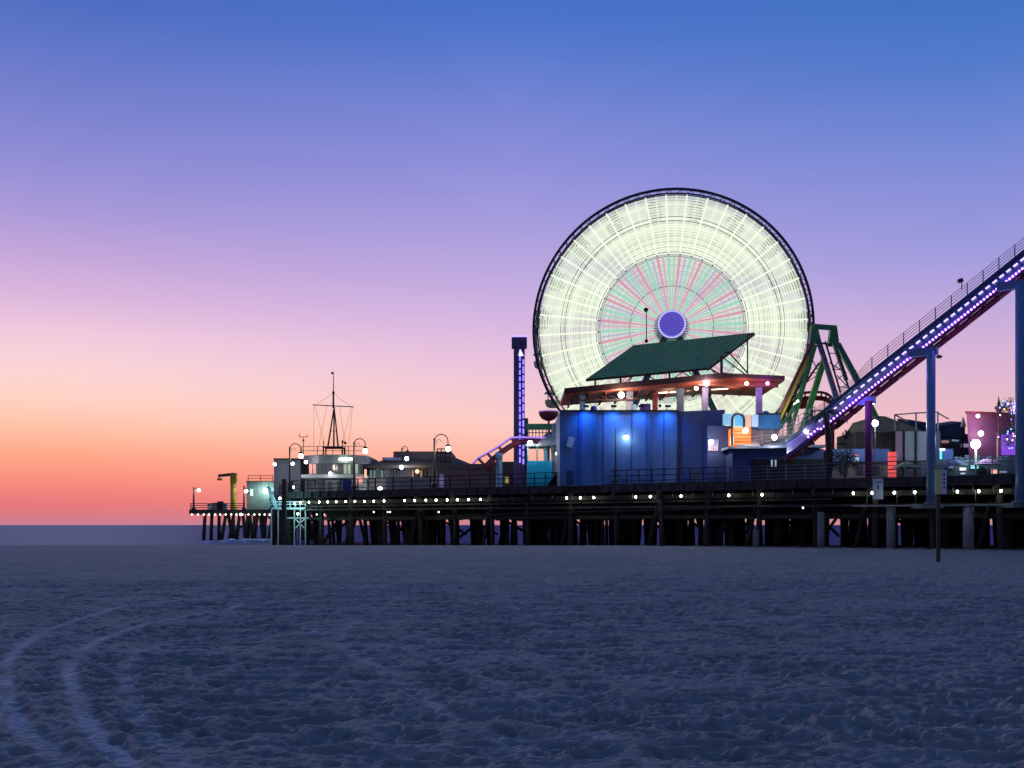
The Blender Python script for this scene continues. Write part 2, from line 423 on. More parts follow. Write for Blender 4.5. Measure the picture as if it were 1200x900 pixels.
t.links.new(nz.outputs[0], rp.inputs[0]); t.links.new(rp.outputs[0], b.inputs['Base Color'])
t.links.new(nz.outputs[0], bp.inputs['Height']); t.links.new(bp.outputs[0], b.inputs['Normal'])
dfs = t.nodes.new('ShaderNodeBsdfDiffuse'); t.links.new(rp.outputs[0], dfs.inputs['Color']); t.links.new(bp.outputs[0], dfs.inputs['Normal'])
mxs = t.nodes.new('ShaderNodeMixShader'); mxs.inputs[0].default_value = 0.28
t.links.new(dfs.outputs[0], mxs.inputs[1]); t.links.new(b.outputs[0], mxs.inputs[2]); t.links.new(mxs.outputs[0], t.nodes['Material Output'].inputs['Surface'])
sb = MB(); sb.add([(-9000, 95, SEA), (9000, 95, SEA), (9000, 12000, SEA), (-9000, 12000, SEA)], [(0, 1, 2, 3)])
tag(sb.build('sea', m_sea), 'calm violet sea under the sunset', kind='structure')
# long low swell lines and the surf under the pier's end
fm = MB(); RR = random.Random(3)
for k in range(22):
    cx = PX(RR.uniform(256, 308), 185); cy = 172 + RR.random() * 26; L = RR.uniform(.8, 2.2)
    pts = []
    for i in range(9):
        a = i / 8; pts.append((cx - L + 2 * L * a, cy + 0.8 * math.sin(a * 5 + k), 0))
    for i in range(8):
        (x0, y0, _), (x1, y1, _) = pts[i], pts[i + 1]
        w0 = 0.5 * math.sin(PI * i / 8) + 0.02; w1 = 0.5 * math.sin(PI * (i + 1) / 8) + 0.02; h = 0.30
        fm.add([(x0, y0 - w0, SEA + 0.01), (x1, y1 - w1, SEA + 0.01), (x1, y1, SEA + h * w1 * 2), (x0, y0, SEA + h * w0 * 2), (x1, y1 + w1, SEA + 0.01), (x0, y0 + w0, SEA + 0.01)], [(0, 1, 2, 3), (3, 2, 4, 5)])
tag(fm.build('surf_foam', mat('sea foam', (0.8, 0.82, 0.85), 0.6, var=0.1)), 'white surf breaking round the outermost pier piles', 'surf', kind='stuff')

# ------------------------------------------------------------------ pier
pier = thing('pier', 'long dark timber pier on many piles with a row of lights under its edge', 'pier', (O_.x, O_.y, 0))
deckpoly = [W(-16, 0), W(LEN, 0), Vector((-26.0, 122, 0)), Vector((-36.6, 186, 0)), Vector((-18, 188, 0)), Vector((6, 146, 0)), W(-16, 46)]
dk = MB(); dk.prism([(p.x, p.y) for p in deckpoly], DECK - 0.30, DECK)
dk.build('deck', M_TIMBER, pier)
fa = MB(); fa.beam(W(-16, -0.10, DECK - 0.22), W(LEN, -0.10, DECK - 0.22), 0.16, 0.62)
p = deckpoly[1]; q2 = deckpoly[2]
fa.beam((p.x - .1, p.y, DECK - .22), (q2.x - .1, q2.y, DECK - .22), 0.16, 0.62)
fa.beam((q2.x - .1, q2.y, DECK - .22), (-37.1, 186, DECK - .22), 0.16, 0.62)
fa.build('edge_beam', M_TIMBER, pier)
# scalloped wheel-guard blocks on the edge
gb = MB()
s = -15.0
g0 = None
while s < LEN:
    if g0 is None: gb.beam((0, 0, -0.52), (0, 0, 0.06), 0.16, 0.14, up=tuple(N_)); g0 = gb.build('rail_bracket', M_TIMBER, pier, org=(0, 0, 0)); o = g0
    else: o = child_copy(g0, pier)
    o.location = W(s, -0.25, DECK) - Vector((O_.x, O_.y, 0)); s += 1.05
cp = MB(); st = MB()
bents = [-14 + 3.9 * i for i in range(21)]
for s in bents: cp.beam(W(s, 0.2, DECK - 0.55), W(s, 45.5, DECK - 0.55), 0.4, 0.45)
cp.build('cap_beam', M_PILE, pier)
for tt in (0.35, 3.2, 6.4, 12, 18, 25, 33, 41): st.beam(W(-16, tt, DECK - 0.93), W(LEN, tt, DECK - 0.93), 0.3, 0.34)
st.build('stringer', M_PILE, pier)
# a plank bulkhead added to keep the view below the deck dark
bk = MB(); s = -16.0
while s < LEN - 0.5:
    w = R.uniform(0.28, 0.42); z0 = 1.95 + R.uniform(-0.10, 0.12)
    bk.beam(W(s + w / 2, 4.5 + R.uniform(-.03, .03), z0), W(s + w / 2, 4.5, DECK - 0.9), w - 0.02, 0.08, up=tuple(N_)); s += w
bk.build('dark_backing', M_PILE, pier)
wl = MB()
wl.beam(W(-16, 0.15, 2.80), W(LEN - 1, 0.15, 2.95), 0.12, 0.16)
wl.beam(W(12, 0.4, 3.30), W(LEN - 1, 0.4, 3.25), 0.12, 0.14)
wl.beam(W(20, -0.05, 2.75), W(46, -0.05, 2.30), 0.08, 0.08)
wl.beam(W(-16, 1.4, 2.10), W(LEN - 1, 1.4, 2.15), 0.16, 0.28)
wl.build('waler', M_TIMBER, pier)
pp = MB(); pp.tube(W(-16, -0.1, 2.72), W(10.5, -0.1, 2.78), 0.055); pp.build('service_pipe', mat('pale service pipe', (0.30, 0.33, 0.36), 0.5), pier)
n_p = 0; rear = MB()
def pile(p, q, r):
    global n_p
    if n_p < 96:
        m = MB(); m.tube(p, q, r * 1.08, r, n=9); m.build('pile', M_PILE, pier, smooth=True); n_p += 1
    else: rear.tube(p, q, r * 1.08, r, n=7)
tasks = []
for bi, s in enumerate(bents):
    for tt in (0.5, 4.0, 8.5, 13, 18.5, 24, 30, 36, 42, 45):
        j = R.uniform(-.25, .25); jt = R.uniform(-.4, .4)
        a = W(s + j + R.uniform(-.25, .25), tt + jt, -2.4); bq = W(s + j, tt + jt, DECK - 0.7)
        tasks.append((tt, a, bq, R.uniform(0.15, 0.22)))
    if bi % 2 == 0:
        tasks.append((1.0, W(s + 1.9, 1.2, -2.4), W(s + 0.4, 1.2, DECK - .7), 0.15))
    if s > 18:
        for extra in (1.3, 2.5): tasks.append((2, W(s + extra + R.uniform(-.4, .4), R.uniform(1, 9), -2.4), W(s + extra + R.uniform(-.5, .5), R.uniform(2, 8), DECK - .7), R.uniform(.13, .19)))
for (x0, y0, x1, y1, n) in ((-21, 106, -25.6, 121, 5), (-26.5, 124, -36.2, 186, 6), (-15, 112, -18, 186, 14), (-10, 112, -12, 175, 12), (-24, 130, -28, 186, 10)):
    for i in range(n):
        a = i / max(1, n - 1); x = x0 + (x1 - x0) * a; y = y0 + (y1 - y0) * a
        tasks.append((5, Vector((x + R.uniform(-.8, .8), y, -2.4)), Vector((x, y, DECK - .3)), 0.2))
for i in range(230):
    s = R.uniform(-14, LEN - 2) if i % 3 else R.uniform(-14, 38); tt = R.uniform(6, 45)
    tasks.append((20, W(s + R.uniform(-.6, .6), tt, -2.4), W(s, tt, DECK - .6), R.uniform(.15, .24)))
tasks.sort(key=lambda k: k[0])
for _, a, bq, r in tasks: pile(a, bq, r)
o = rear.build('rear_piles', M_PILE, pier); o['kind'] = 'stuff'
xb = MB()
for bi, s in enumerate(bents):
    if bi % 2: xb.beam(W(s - 0.25, 1.0, 0.5), W(s - 0.25, 8, DECK - 0.8), 0.1, 0.22)
    xb.beam(W(s + 0.25, 8.5, DECK - 0.8), W(s + 0.25, 18, 0.6), 0.1, 0.22)
    if s < LEN - 4 and bi % 3 != 1: xb.beam(W(s, 8.3, 1.0 + R.random()), W(s + 3.9, 8.3, DECK - 0.9), 0.1, 0.25)
xb.build('cross_brace', M_PILE, pier)
# concrete columns carrying the coaster side of the pier
cols = [(886, 0.3, 0.23, 621, 0.26), (962, 0.2, 0.24, 600, 0.26), (1044, 0.2, 0.28, 594, 0.28), (1135, 0.2, 0.34, 594, 0.34)]
for (px, tt, r, ytop, _) in cols:
    s = S_of(px, tt); base = W(s, tt, -0.6); Yc = base.y
    m = MB(); m.tube(base, (base.x, base.y, min(DECK - .8, PZ(ytop, Yc))), r, n=16); m.build('concrete_column', M_CONC, pier, smooth=True)
# lights under the edge
lx = [352, 362, 374, 384, 394, 405, 416, 427, 438, 450, 474, 486, 499, 511, 524, 536, 549, 563, 664, 680, 696, 745, 762, 798, 854, 893, 1000, 1022, 1048, 1072, 1122, 1147, 1173, 1199]
first = None
for px in lx:
    s = S_of(px, -0.35); c0 = W(s, -0.35, DECK - 0.92)
    if first is None:
        m = MB(); m.lathe((0, 0, 0.10), [(0.04, 0.12), (0.07, 0.06), (0.13, 0)], 10)
        m.beam((0, 0, 0.2), tuple(N_ * 0.55 + Vector((0, 0, .2))), 0.05); m.beam((-.0, 0, 0.2), tuple(-D_ * 0.5 + Vector((0, 0, .26))), 0.04)
        first = m.build('edge_light', M_DKMETAL, pier, org=(0, 0, 0))
        g = MB(); g.ball((0, 0, 0), 0.074, 10, 1.25); g.build('bulb', G_UNDER, first, org=(0, 0, 0))
        fo = first
    else: fo = child_copy(first, pier)
    fo.location = c0 - Vector((O_.x, O_.y, 0))
m = MB()
for (px, py) in ((438, 600), (451, 600), (454, 600), (457, 600), (412, 600), (514, 600), (941, 595)):
    p = P(px, py, Yf(px) + 1.0); m.ball(p, 0.07, 8)
m.build('service_light', glow('dim service bulb', (0.9, 1, 0.8), 4), pier)
# drop pipes at the lights on the landward side
m = MB()
for px in (1016, 1051, 1073, 1143, 1189):
    p = W(S_of(px, -.25), -.25, 0); m.tube((p.x, p.y, 2.8 if px == 1073 else 3.0), (p.x, p.y, 3.7), 0.03, n=6)
m.build('drain_pipe', M_RAILMETAL, pier)
for k in range(26):   # short stubs hanging from the edge
    px = 600 + k * 23.5
    p = W(S_of(px, -.28), -.28, 0); m = MB(); m.tube((p.x, p.y, DECK - .95), (p.x, p.y, DECK - .62), 0.035, n=6); m.build('hanger_rod', M_RAILMETAL, pier)

# railings along the edge, each section its own thing
def railing(label, s0, s1, step, heights, mtl, post_w, rail_r, tt=0.12, pts=None):
    if pts is None: A = W(s0, tt, DECK); Bq = W(s1, tt, DECK)
    else: A, Bq = Vector(pts[0]), Vector(pts[1])
    L = (Bq - A).length; n = max(1, round(L / step)); z = A.z
    th = thing('railing', label, 'railing', tuple(A), group='railings on the pier')
    m = MB()
    for h in heights: m.beam(A + Vector((0, 0, h)), Bq + Vector((0, 0, h)), rail_r * 2, rail_r * 2)
    m.build('rail', mtl, th)
    fst = None
    for i in range(n + 1):
        p = A + (Bq - A) * (i / n)
        if fst is None:
            m = MB(); m.beam((0, 0, 0), (0, 0, max(heights) + 0.02), post_w, post_w * 0.8, up=tuple(N_))
            fst = m.build('post', mtl, th, org=(0, 0, 0))
        else: child_copy(fst, th, loc=p - A)
    return th
M_RWOOD = mat('dark rail timber', (0.03, 0.03, 0.045), 0.7, var=0.3)
railing('dark timber railing with three boards along the pier edge before the restaurant', S_of(598), LEN - .1, 2.1, (0.35, 0.75, 1.12), M_RWOOD, 0.10, 0.035)
railing('dark timber railing along the pier edge under the tall blue theatre wall', S_of(855), S_of(600), 1.05, (0.3, 0.7, 1.12), M_RWOOD, 0.07, 0.028)
railing('pale metal railing of five thin pipes along the pier edge below the coaster', -15.5, S_of(857), 1.35, (0.16, 0.4, 0.64, 0.88, 1.12), M_RAILMETAL, 0.05, 0.018)
railing('dark railing along the pier side in front of the harbour office', 0, 0, 2.2, (0.35, 0.75, 1.12), M_RWOOD, 0.10, 0.035, pts=((-20.7, 104.6, DECK), (-25.8, 121.6, DECK)))

# ------------------------------------------------------------------ the far end of the pier
YE = 200.0
pe = thing('fishing_deck', 'low end of the pier standing on leaning piles in the surf', 'pier', (PX(300, YE), YE, SEA))
ZD = PZ(597.5, YE)
m = MB(); m.box(PX(222, YE), PX(385, YE), YE, YE + 18, ZD - 0.35, ZD); m.build('deck', M_TIMBER, pe)
m = MB(); m.box(PX(222, YE), PX(385, YE), YE - .25, YE - .01, ZD - 0.75, ZD + 0.05)
for px in range(226, 384, 5): m.box(PX(px, YE) - .12, PX(px, YE) + .12, YE - .5, YE - .26, ZD - .95, ZD - .2)
m.build('edge_beam', M_TIMBER, pe)
ends = [(239, 236.5), (247, 245.5), (255.5, 255), (264, 256), (265.5, 274), (272, 272.5), (280, 274), (283, 288), (290, 284), (291, 296), (297, 296.5), (301, 293),
        (303, 309), (309, 309), (311, 306), (319, 312), (322, 326), (328, 328), (335, 330), (338, 346), (345, 342), (350, 352), (356, 354), (361, 366), (368, 364), (374, 376)]
for row in range(3):
    for (a, bb) in ends:
        if row and R.random() < (0.8 if a < 302 else 0.4): continue
        y = YE + 0.8 + row * 7; dx = R.uniform(-.6, .6) if row else 0
        mm = MB(); mm.tube((PX(bb, YE) + dx, y + R.uniform(-1.5, 1.5) * (row > 0), SEA - 2), (PX(a, YE) + dx, y, ZD - .3), 0.36 if row == 0 else 0.30, 0.30, n=8)
        mm.build('pile', M_PILE, pe, smooth=True)
m = MB()
for (a, ya, bb, yb) in ((300, 631, 330, 632), (268, 628, 290, 612), (312, 604, 345, 630), (345, 604, 372, 628), (330, 610, 380, 610)):
    m.beam(P(a, ya, YE + .5), P(bb, yb, YE + .5), 0.3)
m.build('cross_brace', M_PILE, pe)
fst = None
for px in (226, 233, 240, 246, 253, 259, 265.5, 272, 278, 285, 292, 299, 305, 311, 317, 324, 330, 337, 344, 350, 362, 372, 380):
    g = MB(); c0 = Vector((PX(px, YE), YE - .6, ZD - .85))
    if fst is None:
        g.ball((0, 0, 0), 0.15, 8); fst = g.build('edge_bulb', glow('dim pier bulb', (0.95, 1, 0.75), 4), pe, org=(0, 0, 0)); o = fst
    else: o = child_copy(fst, pe)
    o.location = c0 - Vector(ROOT[pe.name])
railing('thin grey railing round the low fishing deck at the seaward end', 0, 0, 4, (0.4, 0.8, 1.15), M_RWOOD, 0.12, 0.06, pts=((PX(223, YE), YE + .3, ZD), (PX(286, YE), YE + .3, ZD)))
# yellow davit crane
Yc = YE + 1.5
cr = thing('davit_crane', 'yellow boat hoist crane with a bent arm near the seaward end', 'crane', (PX(273, Yc), Yc, ZD))
m = MB(); m.tube((PX(274, Yc), Yc, ZD), (PX(273, Yc), Yc, PZ(560, Yc)), 0.62, 0.45, n=10); m.box(PX(270.5, Yc), PX(277.5, Yc), Yc - .5, Yc + .5, PZ(567, Yc), PZ(554.5, Yc)); m.build('post', M_YELLOW, cr)
m = MB(); m.hexa([(PX(256, Yc), Yc - .3, PZ(559, Yc)), (PX(274, Yc), Yc - .3, PZ(557.5, Yc)), (PX(274, Yc), Yc + .3, PZ(557.5, Yc)), (PX(256, Yc), Yc + .3, PZ(559, Yc)),
        (PX(256, Yc), Yc - .3, PZ(556, Yc)), (PX(274, Yc), Yc - .3, PZ(554, Yc)), (PX(274, Yc), Yc + .3, PZ(554, Yc)), (PX(256, Yc), Yc + .3, PZ(556, Yc))]); m.build('boom', mat('shaded olive paint', (0.11, 0.10, 0.04), 0.6), cr)
m = MB(); m.tube(P(257, 558, Yc), P(256.5, 561, Yc), 0.12); m.box(PX(255, Yc), PX(260, Yc), Yc - .3, Yc + .3, PZ(563, Yc), PZ(560.5, Yc)); m.build('hook_block', M_YELLOW, cr)

# ------------------------------------------------------------------ street lamps
def arch_lamp(label, px, Y, ytop, side=1, w=15, base=DECK, g=G_WARM, power=120, colr=(1, .8, .6), sc_=1.0):
    """post with a round hoop at the top and a lantern hanging from the hoop's end"""
    k = Y / F; x = PX(px, Y); top = PZ(ytop, Y); r = w * k / 2
    th = thing('arched_street_lamp', label, 'street lamp', (x, Y, base), group='arched street lamps on the pier')
    m = MB(); m.lathe((x, Y, base), [(0.22, 0), (0.22, 0.5), (0.10, 0.7), (0.075, top - base - r * 0.8), (0.12, top - base - r * .75), (0.05, top - base - r * .6)], 10)
    m.build('post', M_DKMETAL, th, smooth=False)
    m = MB(); pts = []
    for i in range(13):
        a = PI - PI * i / 12; pts.append((x + side * (r + r * math.cos(a)), Y, top - r + r * math.sin(a)))
    pts = [(x, Y, top - r * 1.5)] + pts + [(x + side * 2 * r, Y, top - r * 1.5)]
    m.path(pts, 0.045 * sc_)
    sc2 = []
    for i in range(11):
        a = i / 10 * 4.6; rr = r * 0.5 * (1 - i / 14); sc2.append((x + side * (r * .55 + rr * math.cos(a)), Y, top - r * 1.15 + rr * math.sin(a)))
    m.path(sc2, 0.022 * sc_)
    m.build('hoop_arm', M_DKMETAL, th)
    lx_, lz = x + side * 2 * r, top - r * 1.5
    m = MB(); m.lathe((lx_, Y, lz - .12), [(0.28 * sc_, -0.05), (0.20 * sc_, 0.08), (0.06, 0.16)], 12); m.build('lamp_shade', M_DKMETAL, th)
    m = MB(); m.ball((lx_, Y, lz - 0.36 * sc_), 0.21 * sc_, 14, 1.15); m.build('globe', g, th, smooth=True)
    point(th, (lx_, Y - 0.35, lz - 0.45), colr, power, 0.2)
    return th
arch_lamp('arched street lamp on the pier edge before the flat topped restaurant', 509, Yf(509) + .5, 509, 1, 16)
arch_lamp('arched street lamp with camera box beside the harbour office mast', 415, Yf(415) + .5, 514, 1, 13)
arch_lamp('arched street lamp at the seaward corner of the harbour office', 339.5, 106.2, 520, 1, 13)
arch_lamp('small arched lamp half hidden behind the restaurant roof', 471, 128, 523, 1, 6.5, power=60)
def arm_lamp(label, px, Y, ytop, dx, dy, base, g, power, colr, rg=0.28, thin=0.07):
    x = PX(px, Y); top = PZ(ytop, Y); th = thing('street_lamp', label, 'street lamp', (x, Y, base), group='single arm street lamps')
    m = MB(); m.lathe((x, Y, base), [(thin * 3, 0), (thin * 3, .25), (thin * 1.4, .6), (thin, top - base)], 9); m.build('post', M_DKMETAL, th)
    k = Y / F; e = (x + dx * k, Y, top + dy * k)
    m = MB(); m.path([(x, Y, top - .1), (x + dx * k * .5, Y, e[2] + .12), e], thin * .6); m.build('arm', M_DKMETAL, th)
    m = MB(); m.lathe((e[0], Y, e[2]), [(rg * .9, -.02), (rg * .5, .12), (.05, .2)], 10); m.build('lamp_shade', M_DKMETAL, th)
    m = MB(); m.ball((e[0], Y, e[2] - rg * .75), rg, 12, .9); m.build('globe', g, th, smooth=True)
    point(th, (e[0], Y - .5, e[2] - rg), colr, power, .25)
    return th
arm_lamp('tall thin street lamp in front of the blue theatre wall', 721.5, Yf(721.5) + .45, 502, 12, -8, DECK, G_WHITE, 45, (.85, 1, .95), rg=.20)
arm_lamp('lone small street lamp at the seaward tip of the pier', 227, YE + 1, 571, 6, -2, ZD, glow('far warm lamp', (1, .8, .7), 14), 200, (1, .8, .65), rg=.32, thin=.13)
arm_lamp('street lamp by the crane in front of the bait shed', 286, YE + .8, 569, 2.5, -5, ZD, glow('far warm lamp', (1, .8, .7), 14), 200, (1, .8, .65), rg=.32, thin=.13)

# tall dark mooring pile beside the deck corner
m = MB(); m.tube((PX(333, 101), 101, -2.4), (PX(333, 101), 101, PZ(562, 101)), 0.24, 0.21, n=12); m.lathe((PX(333, 101), 101, PZ(562, 101)), [(.21, 0), (.14, .06)], 12)
tag(m.build('mooring_pile', M_PILE, None, org=(PX(333, 101), 101, -1.2)), 'tall thick dark timber pile standing free beside the deck corner', 'pile')

# ------------------------------------------------------------------ buildings at the seaward end
def pbox(x0, x1, yt, yb, Y, dep, mb=None, z0=None):
    mb = mb or MB(); mb.box(PX(x0, Y), PX(x1, Y), Y, Y + dep, PZ(yb, Y) if z0 is None else z0, PZ(yt, Y)); return mb
# bait shed
Ys = YE + 3
sh = thing('bait_shed', 'grey flat roofed bait shed with bright floodlight on the fishing deck', 'building', (PX(305, Ys), Ys, ZD))
pbox(289, 336, 565, 597, Ys, 9, z0=ZD).build('wall', ribbed('grey green siding', (0.16, 0.20, 0.20), .5), sh)
m = pbox(288.4, 336.6, 563.6, 565, Ys - .3, 9.6); m.build('roof', M_TIMBER, sh)
pbox(293, 296.5, 573, 581, Ys - .12, .1).build('window', glow('pale lit window', (0.6, 0.8, 0.75), 0.9), sh)
m = pbox(316, 321, 576, 597, Ys - .12, .1, z0=ZD); m.build('door', M_SHADE, sh)
m = MB(); m.ball(P(311, 575, Ys - .7), .42, 12); m.build('floodlight', glow('cold floodlight', (.75, 1, .95), 30), sh)
point(sh, P(311, 575, Ys - 1.6), (.5, 1, .9), 420, .4)
railing('thin railing round the bait shed roof', 0, 0, 3, (0.5, 1.0), M_DKMETAL, .1, .045, pts=((PX(290, Ys), Ys + .5, PZ(563.5, Ys)), (PX(319, Ys), Ys + .5, PZ(563.5, Ys))))
# crates and gear on the far deck
gear = [(243, 248, 590, .9, M_WHITEP), (249.5, 254, 589, 1.2, M_CONC), (255, 260, 587.5, .8, M_SHADE), (261, 264.5, 590, 1, M_BLUEPAINT)]
for i, (a, bb, yt, dpt, mm) in enumerate(gear):
    x0, x1, zt = PX(a, YE + 2), PX(bb, YE + 2), PZ(yt, YE + 2); m = MB()
    m.box(x0, x1, YE + 2, YE + 3.2, ZD, zt - .15); m.box(x0 - .08, x1 + .08, YE + 1.92, YE + 3.28, zt - .147, zt)
    tag(m.build('storage_bin', mm, None, org=((x0 + x1) / 2, YE + 2.6, ZD)), ['white storage bin on the fishing deck beside its railing', 'pale grey storage bin between the white and the black bins', 'tall black storage bin near the crane', 'blue storage bin beside the crane post'][i], 'bin', 'storage bins on the fishing deck')
# landing stage with cyan light under it
Yl = 103.2
ls = thing('landing_stage', 'cyan lit steel landing stage with stairs beside the pier', 'landing stage', (PX(348, Yl), Yl, SEA))
m = MB(); m.box(PX(318, Yl), PX(358, Yl), Yl, Yl + 1.6, PZ(597, Yl), PZ(594.6, Yl)); m.build('platform', M_WHITEP, ls)
m = MB()
for (a, ya, bb, yb) in ((345, 597, 345, 655), (352, 597, 352, 655), (358, 597, 358, 655), (335, 607, 362, 607), (345, 607, 358, 620), (358, 607, 345, 620), (318, 597, 318, 655), (326, 597, 326, 655)):
    m.beam(P(a, ya, Yl + .2), P(bb, yb, Yl + .2), .10)
m.build('steel_frame', M_WHITEP, ls)
m = MB()
for i in range(5): m.beam(P(312 - i * 0.2, 588 + i * 0, Yl), P(312, 588, Yl) + Vector((.1, 0, 0)), .05)
m = MB(); m.beam(P(314, 570, Yl), P(324, 596, Yl), .14, .3); m.beam(P(314, 566, Yl), P(325, 592, Yl), .07); m.build('stair', M_WHITEP, ls)
m = MB(); m.beam(P(316, 588, Yl), P(358, 588, Yl), .09); m.beam(P(316, 591, Yl), P(358, 591, Yl), .07)
for px in range(316, 359, 6): m.beam(P(px, 587, Yl), P(px, 594, Yl), .09)
m.build('handrail', M_WHITEP, ls)
m = MB(); m.ball(P(328, 584, Yl - .5), .12, 8); m.ball(P(349, 602, Yl - .5), .10, 8); m.build('lamp', glow('cyan deck lamp', (.5, 1, .95), 22), ls)
point(ls, P(328, 584, Yl - 1.4), (.25, .85, 1), 70, .3); point(ls, P(350, 603, Yl - 1.2), (.45, 1, .9), 40, .3); m = MB(); m.ball(P(345, 590, Yl - .4), .08, 8); m.build('lamp', glow('cyan deck lamp', (.5, 1, .95), 22), ls); point(ls, P(345, 590, Yl - 1.2), (.3, .9, 1), 30, .3)
m = MB(); m.ball(P(282, 603, 197), .2, 8); m.build('surf_fill_lamp', glow('cyan deck lamp', (.5, 1, .95), 22), pe)  # added lamp ball for the fill light that brightens the surf
point(pe, P(282, 606, 195), (.5, .9, 1), 1500, .3, spot=80, aim=(0, -.35, -1))

# harbour office
Yh = 116.0; hb = thing('harbour_office', 'grey two storey harbour office with a band of windows below its mast', 'building', (PX(370, Yh), Yh, DECK))
M_HO = mat('pale grey render', (0.24, 0.25, 0.28), 0.8, var=.15)
pbox(321, 352, 539, 0, Yh + 1.5, 8, z0=DECK).build('side_wing', ribbed('grey blue siding', (.20, .21, .26), .4), hb)
pbox(320.4, 352, 537, 539, Yh + 1.2, 8.5).build('wing_roof', M_TIMBER, hb)
# rounded upper storey: plan with chamfered corners
def oct_(x0, x1, Y, dep, ch, zt, zb, mb=None):
    mb = mb or MB(); a, bq = PX(x0, Y), PX(x1, Y)
    mb.prism([(a, Y + ch), (a + ch, Y), (bq - ch, Y), (bq, Y + ch), (bq, Y + dep), (a, Y + dep)], zb, zt); return mb
oct_(354, 426, Yh, 10, 1.6, PZ(556, Yh), DECK).build('lower_wall', M_HO, hb)
oct_(352, 428, Yh - .5, 11, 1.9, PZ(533, Yh), PZ(543, Yh)).build('roof_band', M_HO, hb)
oct_(356.5, 425, Yh + .35, 9.4, 1.5, PZ(543, Yh), PZ(556, Yh)).build('upper_room', M_SHADE, hb)
litw = {357: (1, .55, .5), 361.5: (1, .6, .55), 366: (1, .55, .5)}
for i, px in enumerate([362, 366.5, 371, 375.5, 380, 384.5, 389, 393.5, 398, 402.5, 407, 411.5, 416, 420.5]):
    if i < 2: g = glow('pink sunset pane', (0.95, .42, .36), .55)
    elif i in (9, 10, 12): g = glow('dim lit pane', (.55, .62, .5), .35)
    else: g = glass('dark office pane', (.10, .11, .13))
    w = pbox(px, px + 4.2, 543.4, 555.6, Yh + .27, .07); o = w.build('window', M_HO, hb)
    pbox(px + .5, px + 3.7, 544, 555, Yh + .22, .06).build('pane', g, o)
pbox(353, 427, 556, 560, Yh - .3, 10).build('sill_band', M_WHITEP, hb)
pbox(397, 413, 536.6, 539.4, Yh - .62, .1).build('strip_light', glow('green white strip', (.75, 1, .8), 3.5), hb)
point(hb, P(405, 541, Yh - 1.2), (.8, 1, .8), 60, .3)
for (px, py, w) in ((322, 544, 50), (343, 543.5, 60), (358.5, 541.5, 90), (387, 555, 20), (343, 571, 60)):
    m = MB(); m.ball(P(px, py, Yh - .85), .17, 10); m.build('wall_lamp', G_WARM if w > 85 else glow('cool wall lamp', (.85, .98, 1), 16), hb)
    point(hb, P(px, py + .5, Yh - 1.2), (.9, .98, 1), w * .5, .15)
for (px, p2) in ((361, 366), (372, 378), (384, 389), (395, 399)):
    pbox(px, p2, 564, 574, Yh - .06, .05).build('window', glass('dark office pane', (.10, .11, .13)), hb)
tag(pbox(401.5, 412, 562, 577, Yh - .9, .08).build('banner', mat('royal blue cloth', (.02, .04, .22), .8), None, org=(PX(407, Yh), Yh - .9, DECK)), 'dark blue banner hanging on the harbour office front', 'banner')
m = pbox(417.5, 424.5, 559, 567, Yh - .8, .1)
tag(m.build('lit_sign', glow('pink lit sign', (1, .42, .36), .95), None, org=(PX(421, Yh), Yh - .8, PZ(567, Yh))), 'glowing pink square sign on the corner of the harbour office', 'sign')
m = pbox(427, 429.6, 550, 561, Yh - .9, .1)
tag(m.build('lit_sign', glow('salmon lit sign', (1, .5, .36), 1.1), None, org=(PX(428, Yh), Yh - .9, PZ(561, Yh))), 'glowing narrow upright salmon sign past the office corner', 'sign')
zr = PZ(533, Yh)
railing('thin roof railing round the harbour office mast', 0, 0, 1.6, (0.45, 0.9), M_DKMETAL, .05, .025, pts=((PX(353, Yh), Yh + .3, zr), (PX(426, Yh), Yh + .3, zr)))
# rooftop radio gear
for i, (px, yt, lab) in enumerate(((355.5, 508, 'forked weather vane mast on the roof left of the lookout mast'), (379, 512, 'plain whip aerial on the harbour office roof beside the mast frame'), (404.5, 515, 'short double aerial on the roof under the yardarm'))):
    m = MB(); Yr = Yh + 2
    m.tube(P(px, 533, Yr), P(px, yt + 4, Yr), .05, .03, n=6)
    if i == 0:
        m.beam(P(px - 4.5, yt + 4, Yr), P(px + 4.5, yt + 4, Yr), .06); m.beam(P(px - 4.5, yt + 4.5, Yr), P(px - 4.5, yt, Yr), .06); m.beam(P(px + 4.5, yt + 4.5, Yr), P(px + 4.5, yt + 1, Yr), .06); m.ball(P(px, yt + 8, Yr), .12, 8)
    elif i == 2: m.tube(P(px - 3, 533, Yr), P(px - 3, 518, Yr), .05, n=6); m.box(PX(px - 4, Yr), PX(px - 2, Yr), Yr - .1, Yr + .1, PZ(519, Yr), PZ(516, Yr)); m.ball(P(px, 519, Yr), .16, 8)
    lab = lab.replace('left of', 'away from')
    tag(m.build('aerial', M_DKMETAL, None, org=tuple(P(px, 533, Yr))), lab, 'aerial', 'aerials on the harbour office roof')
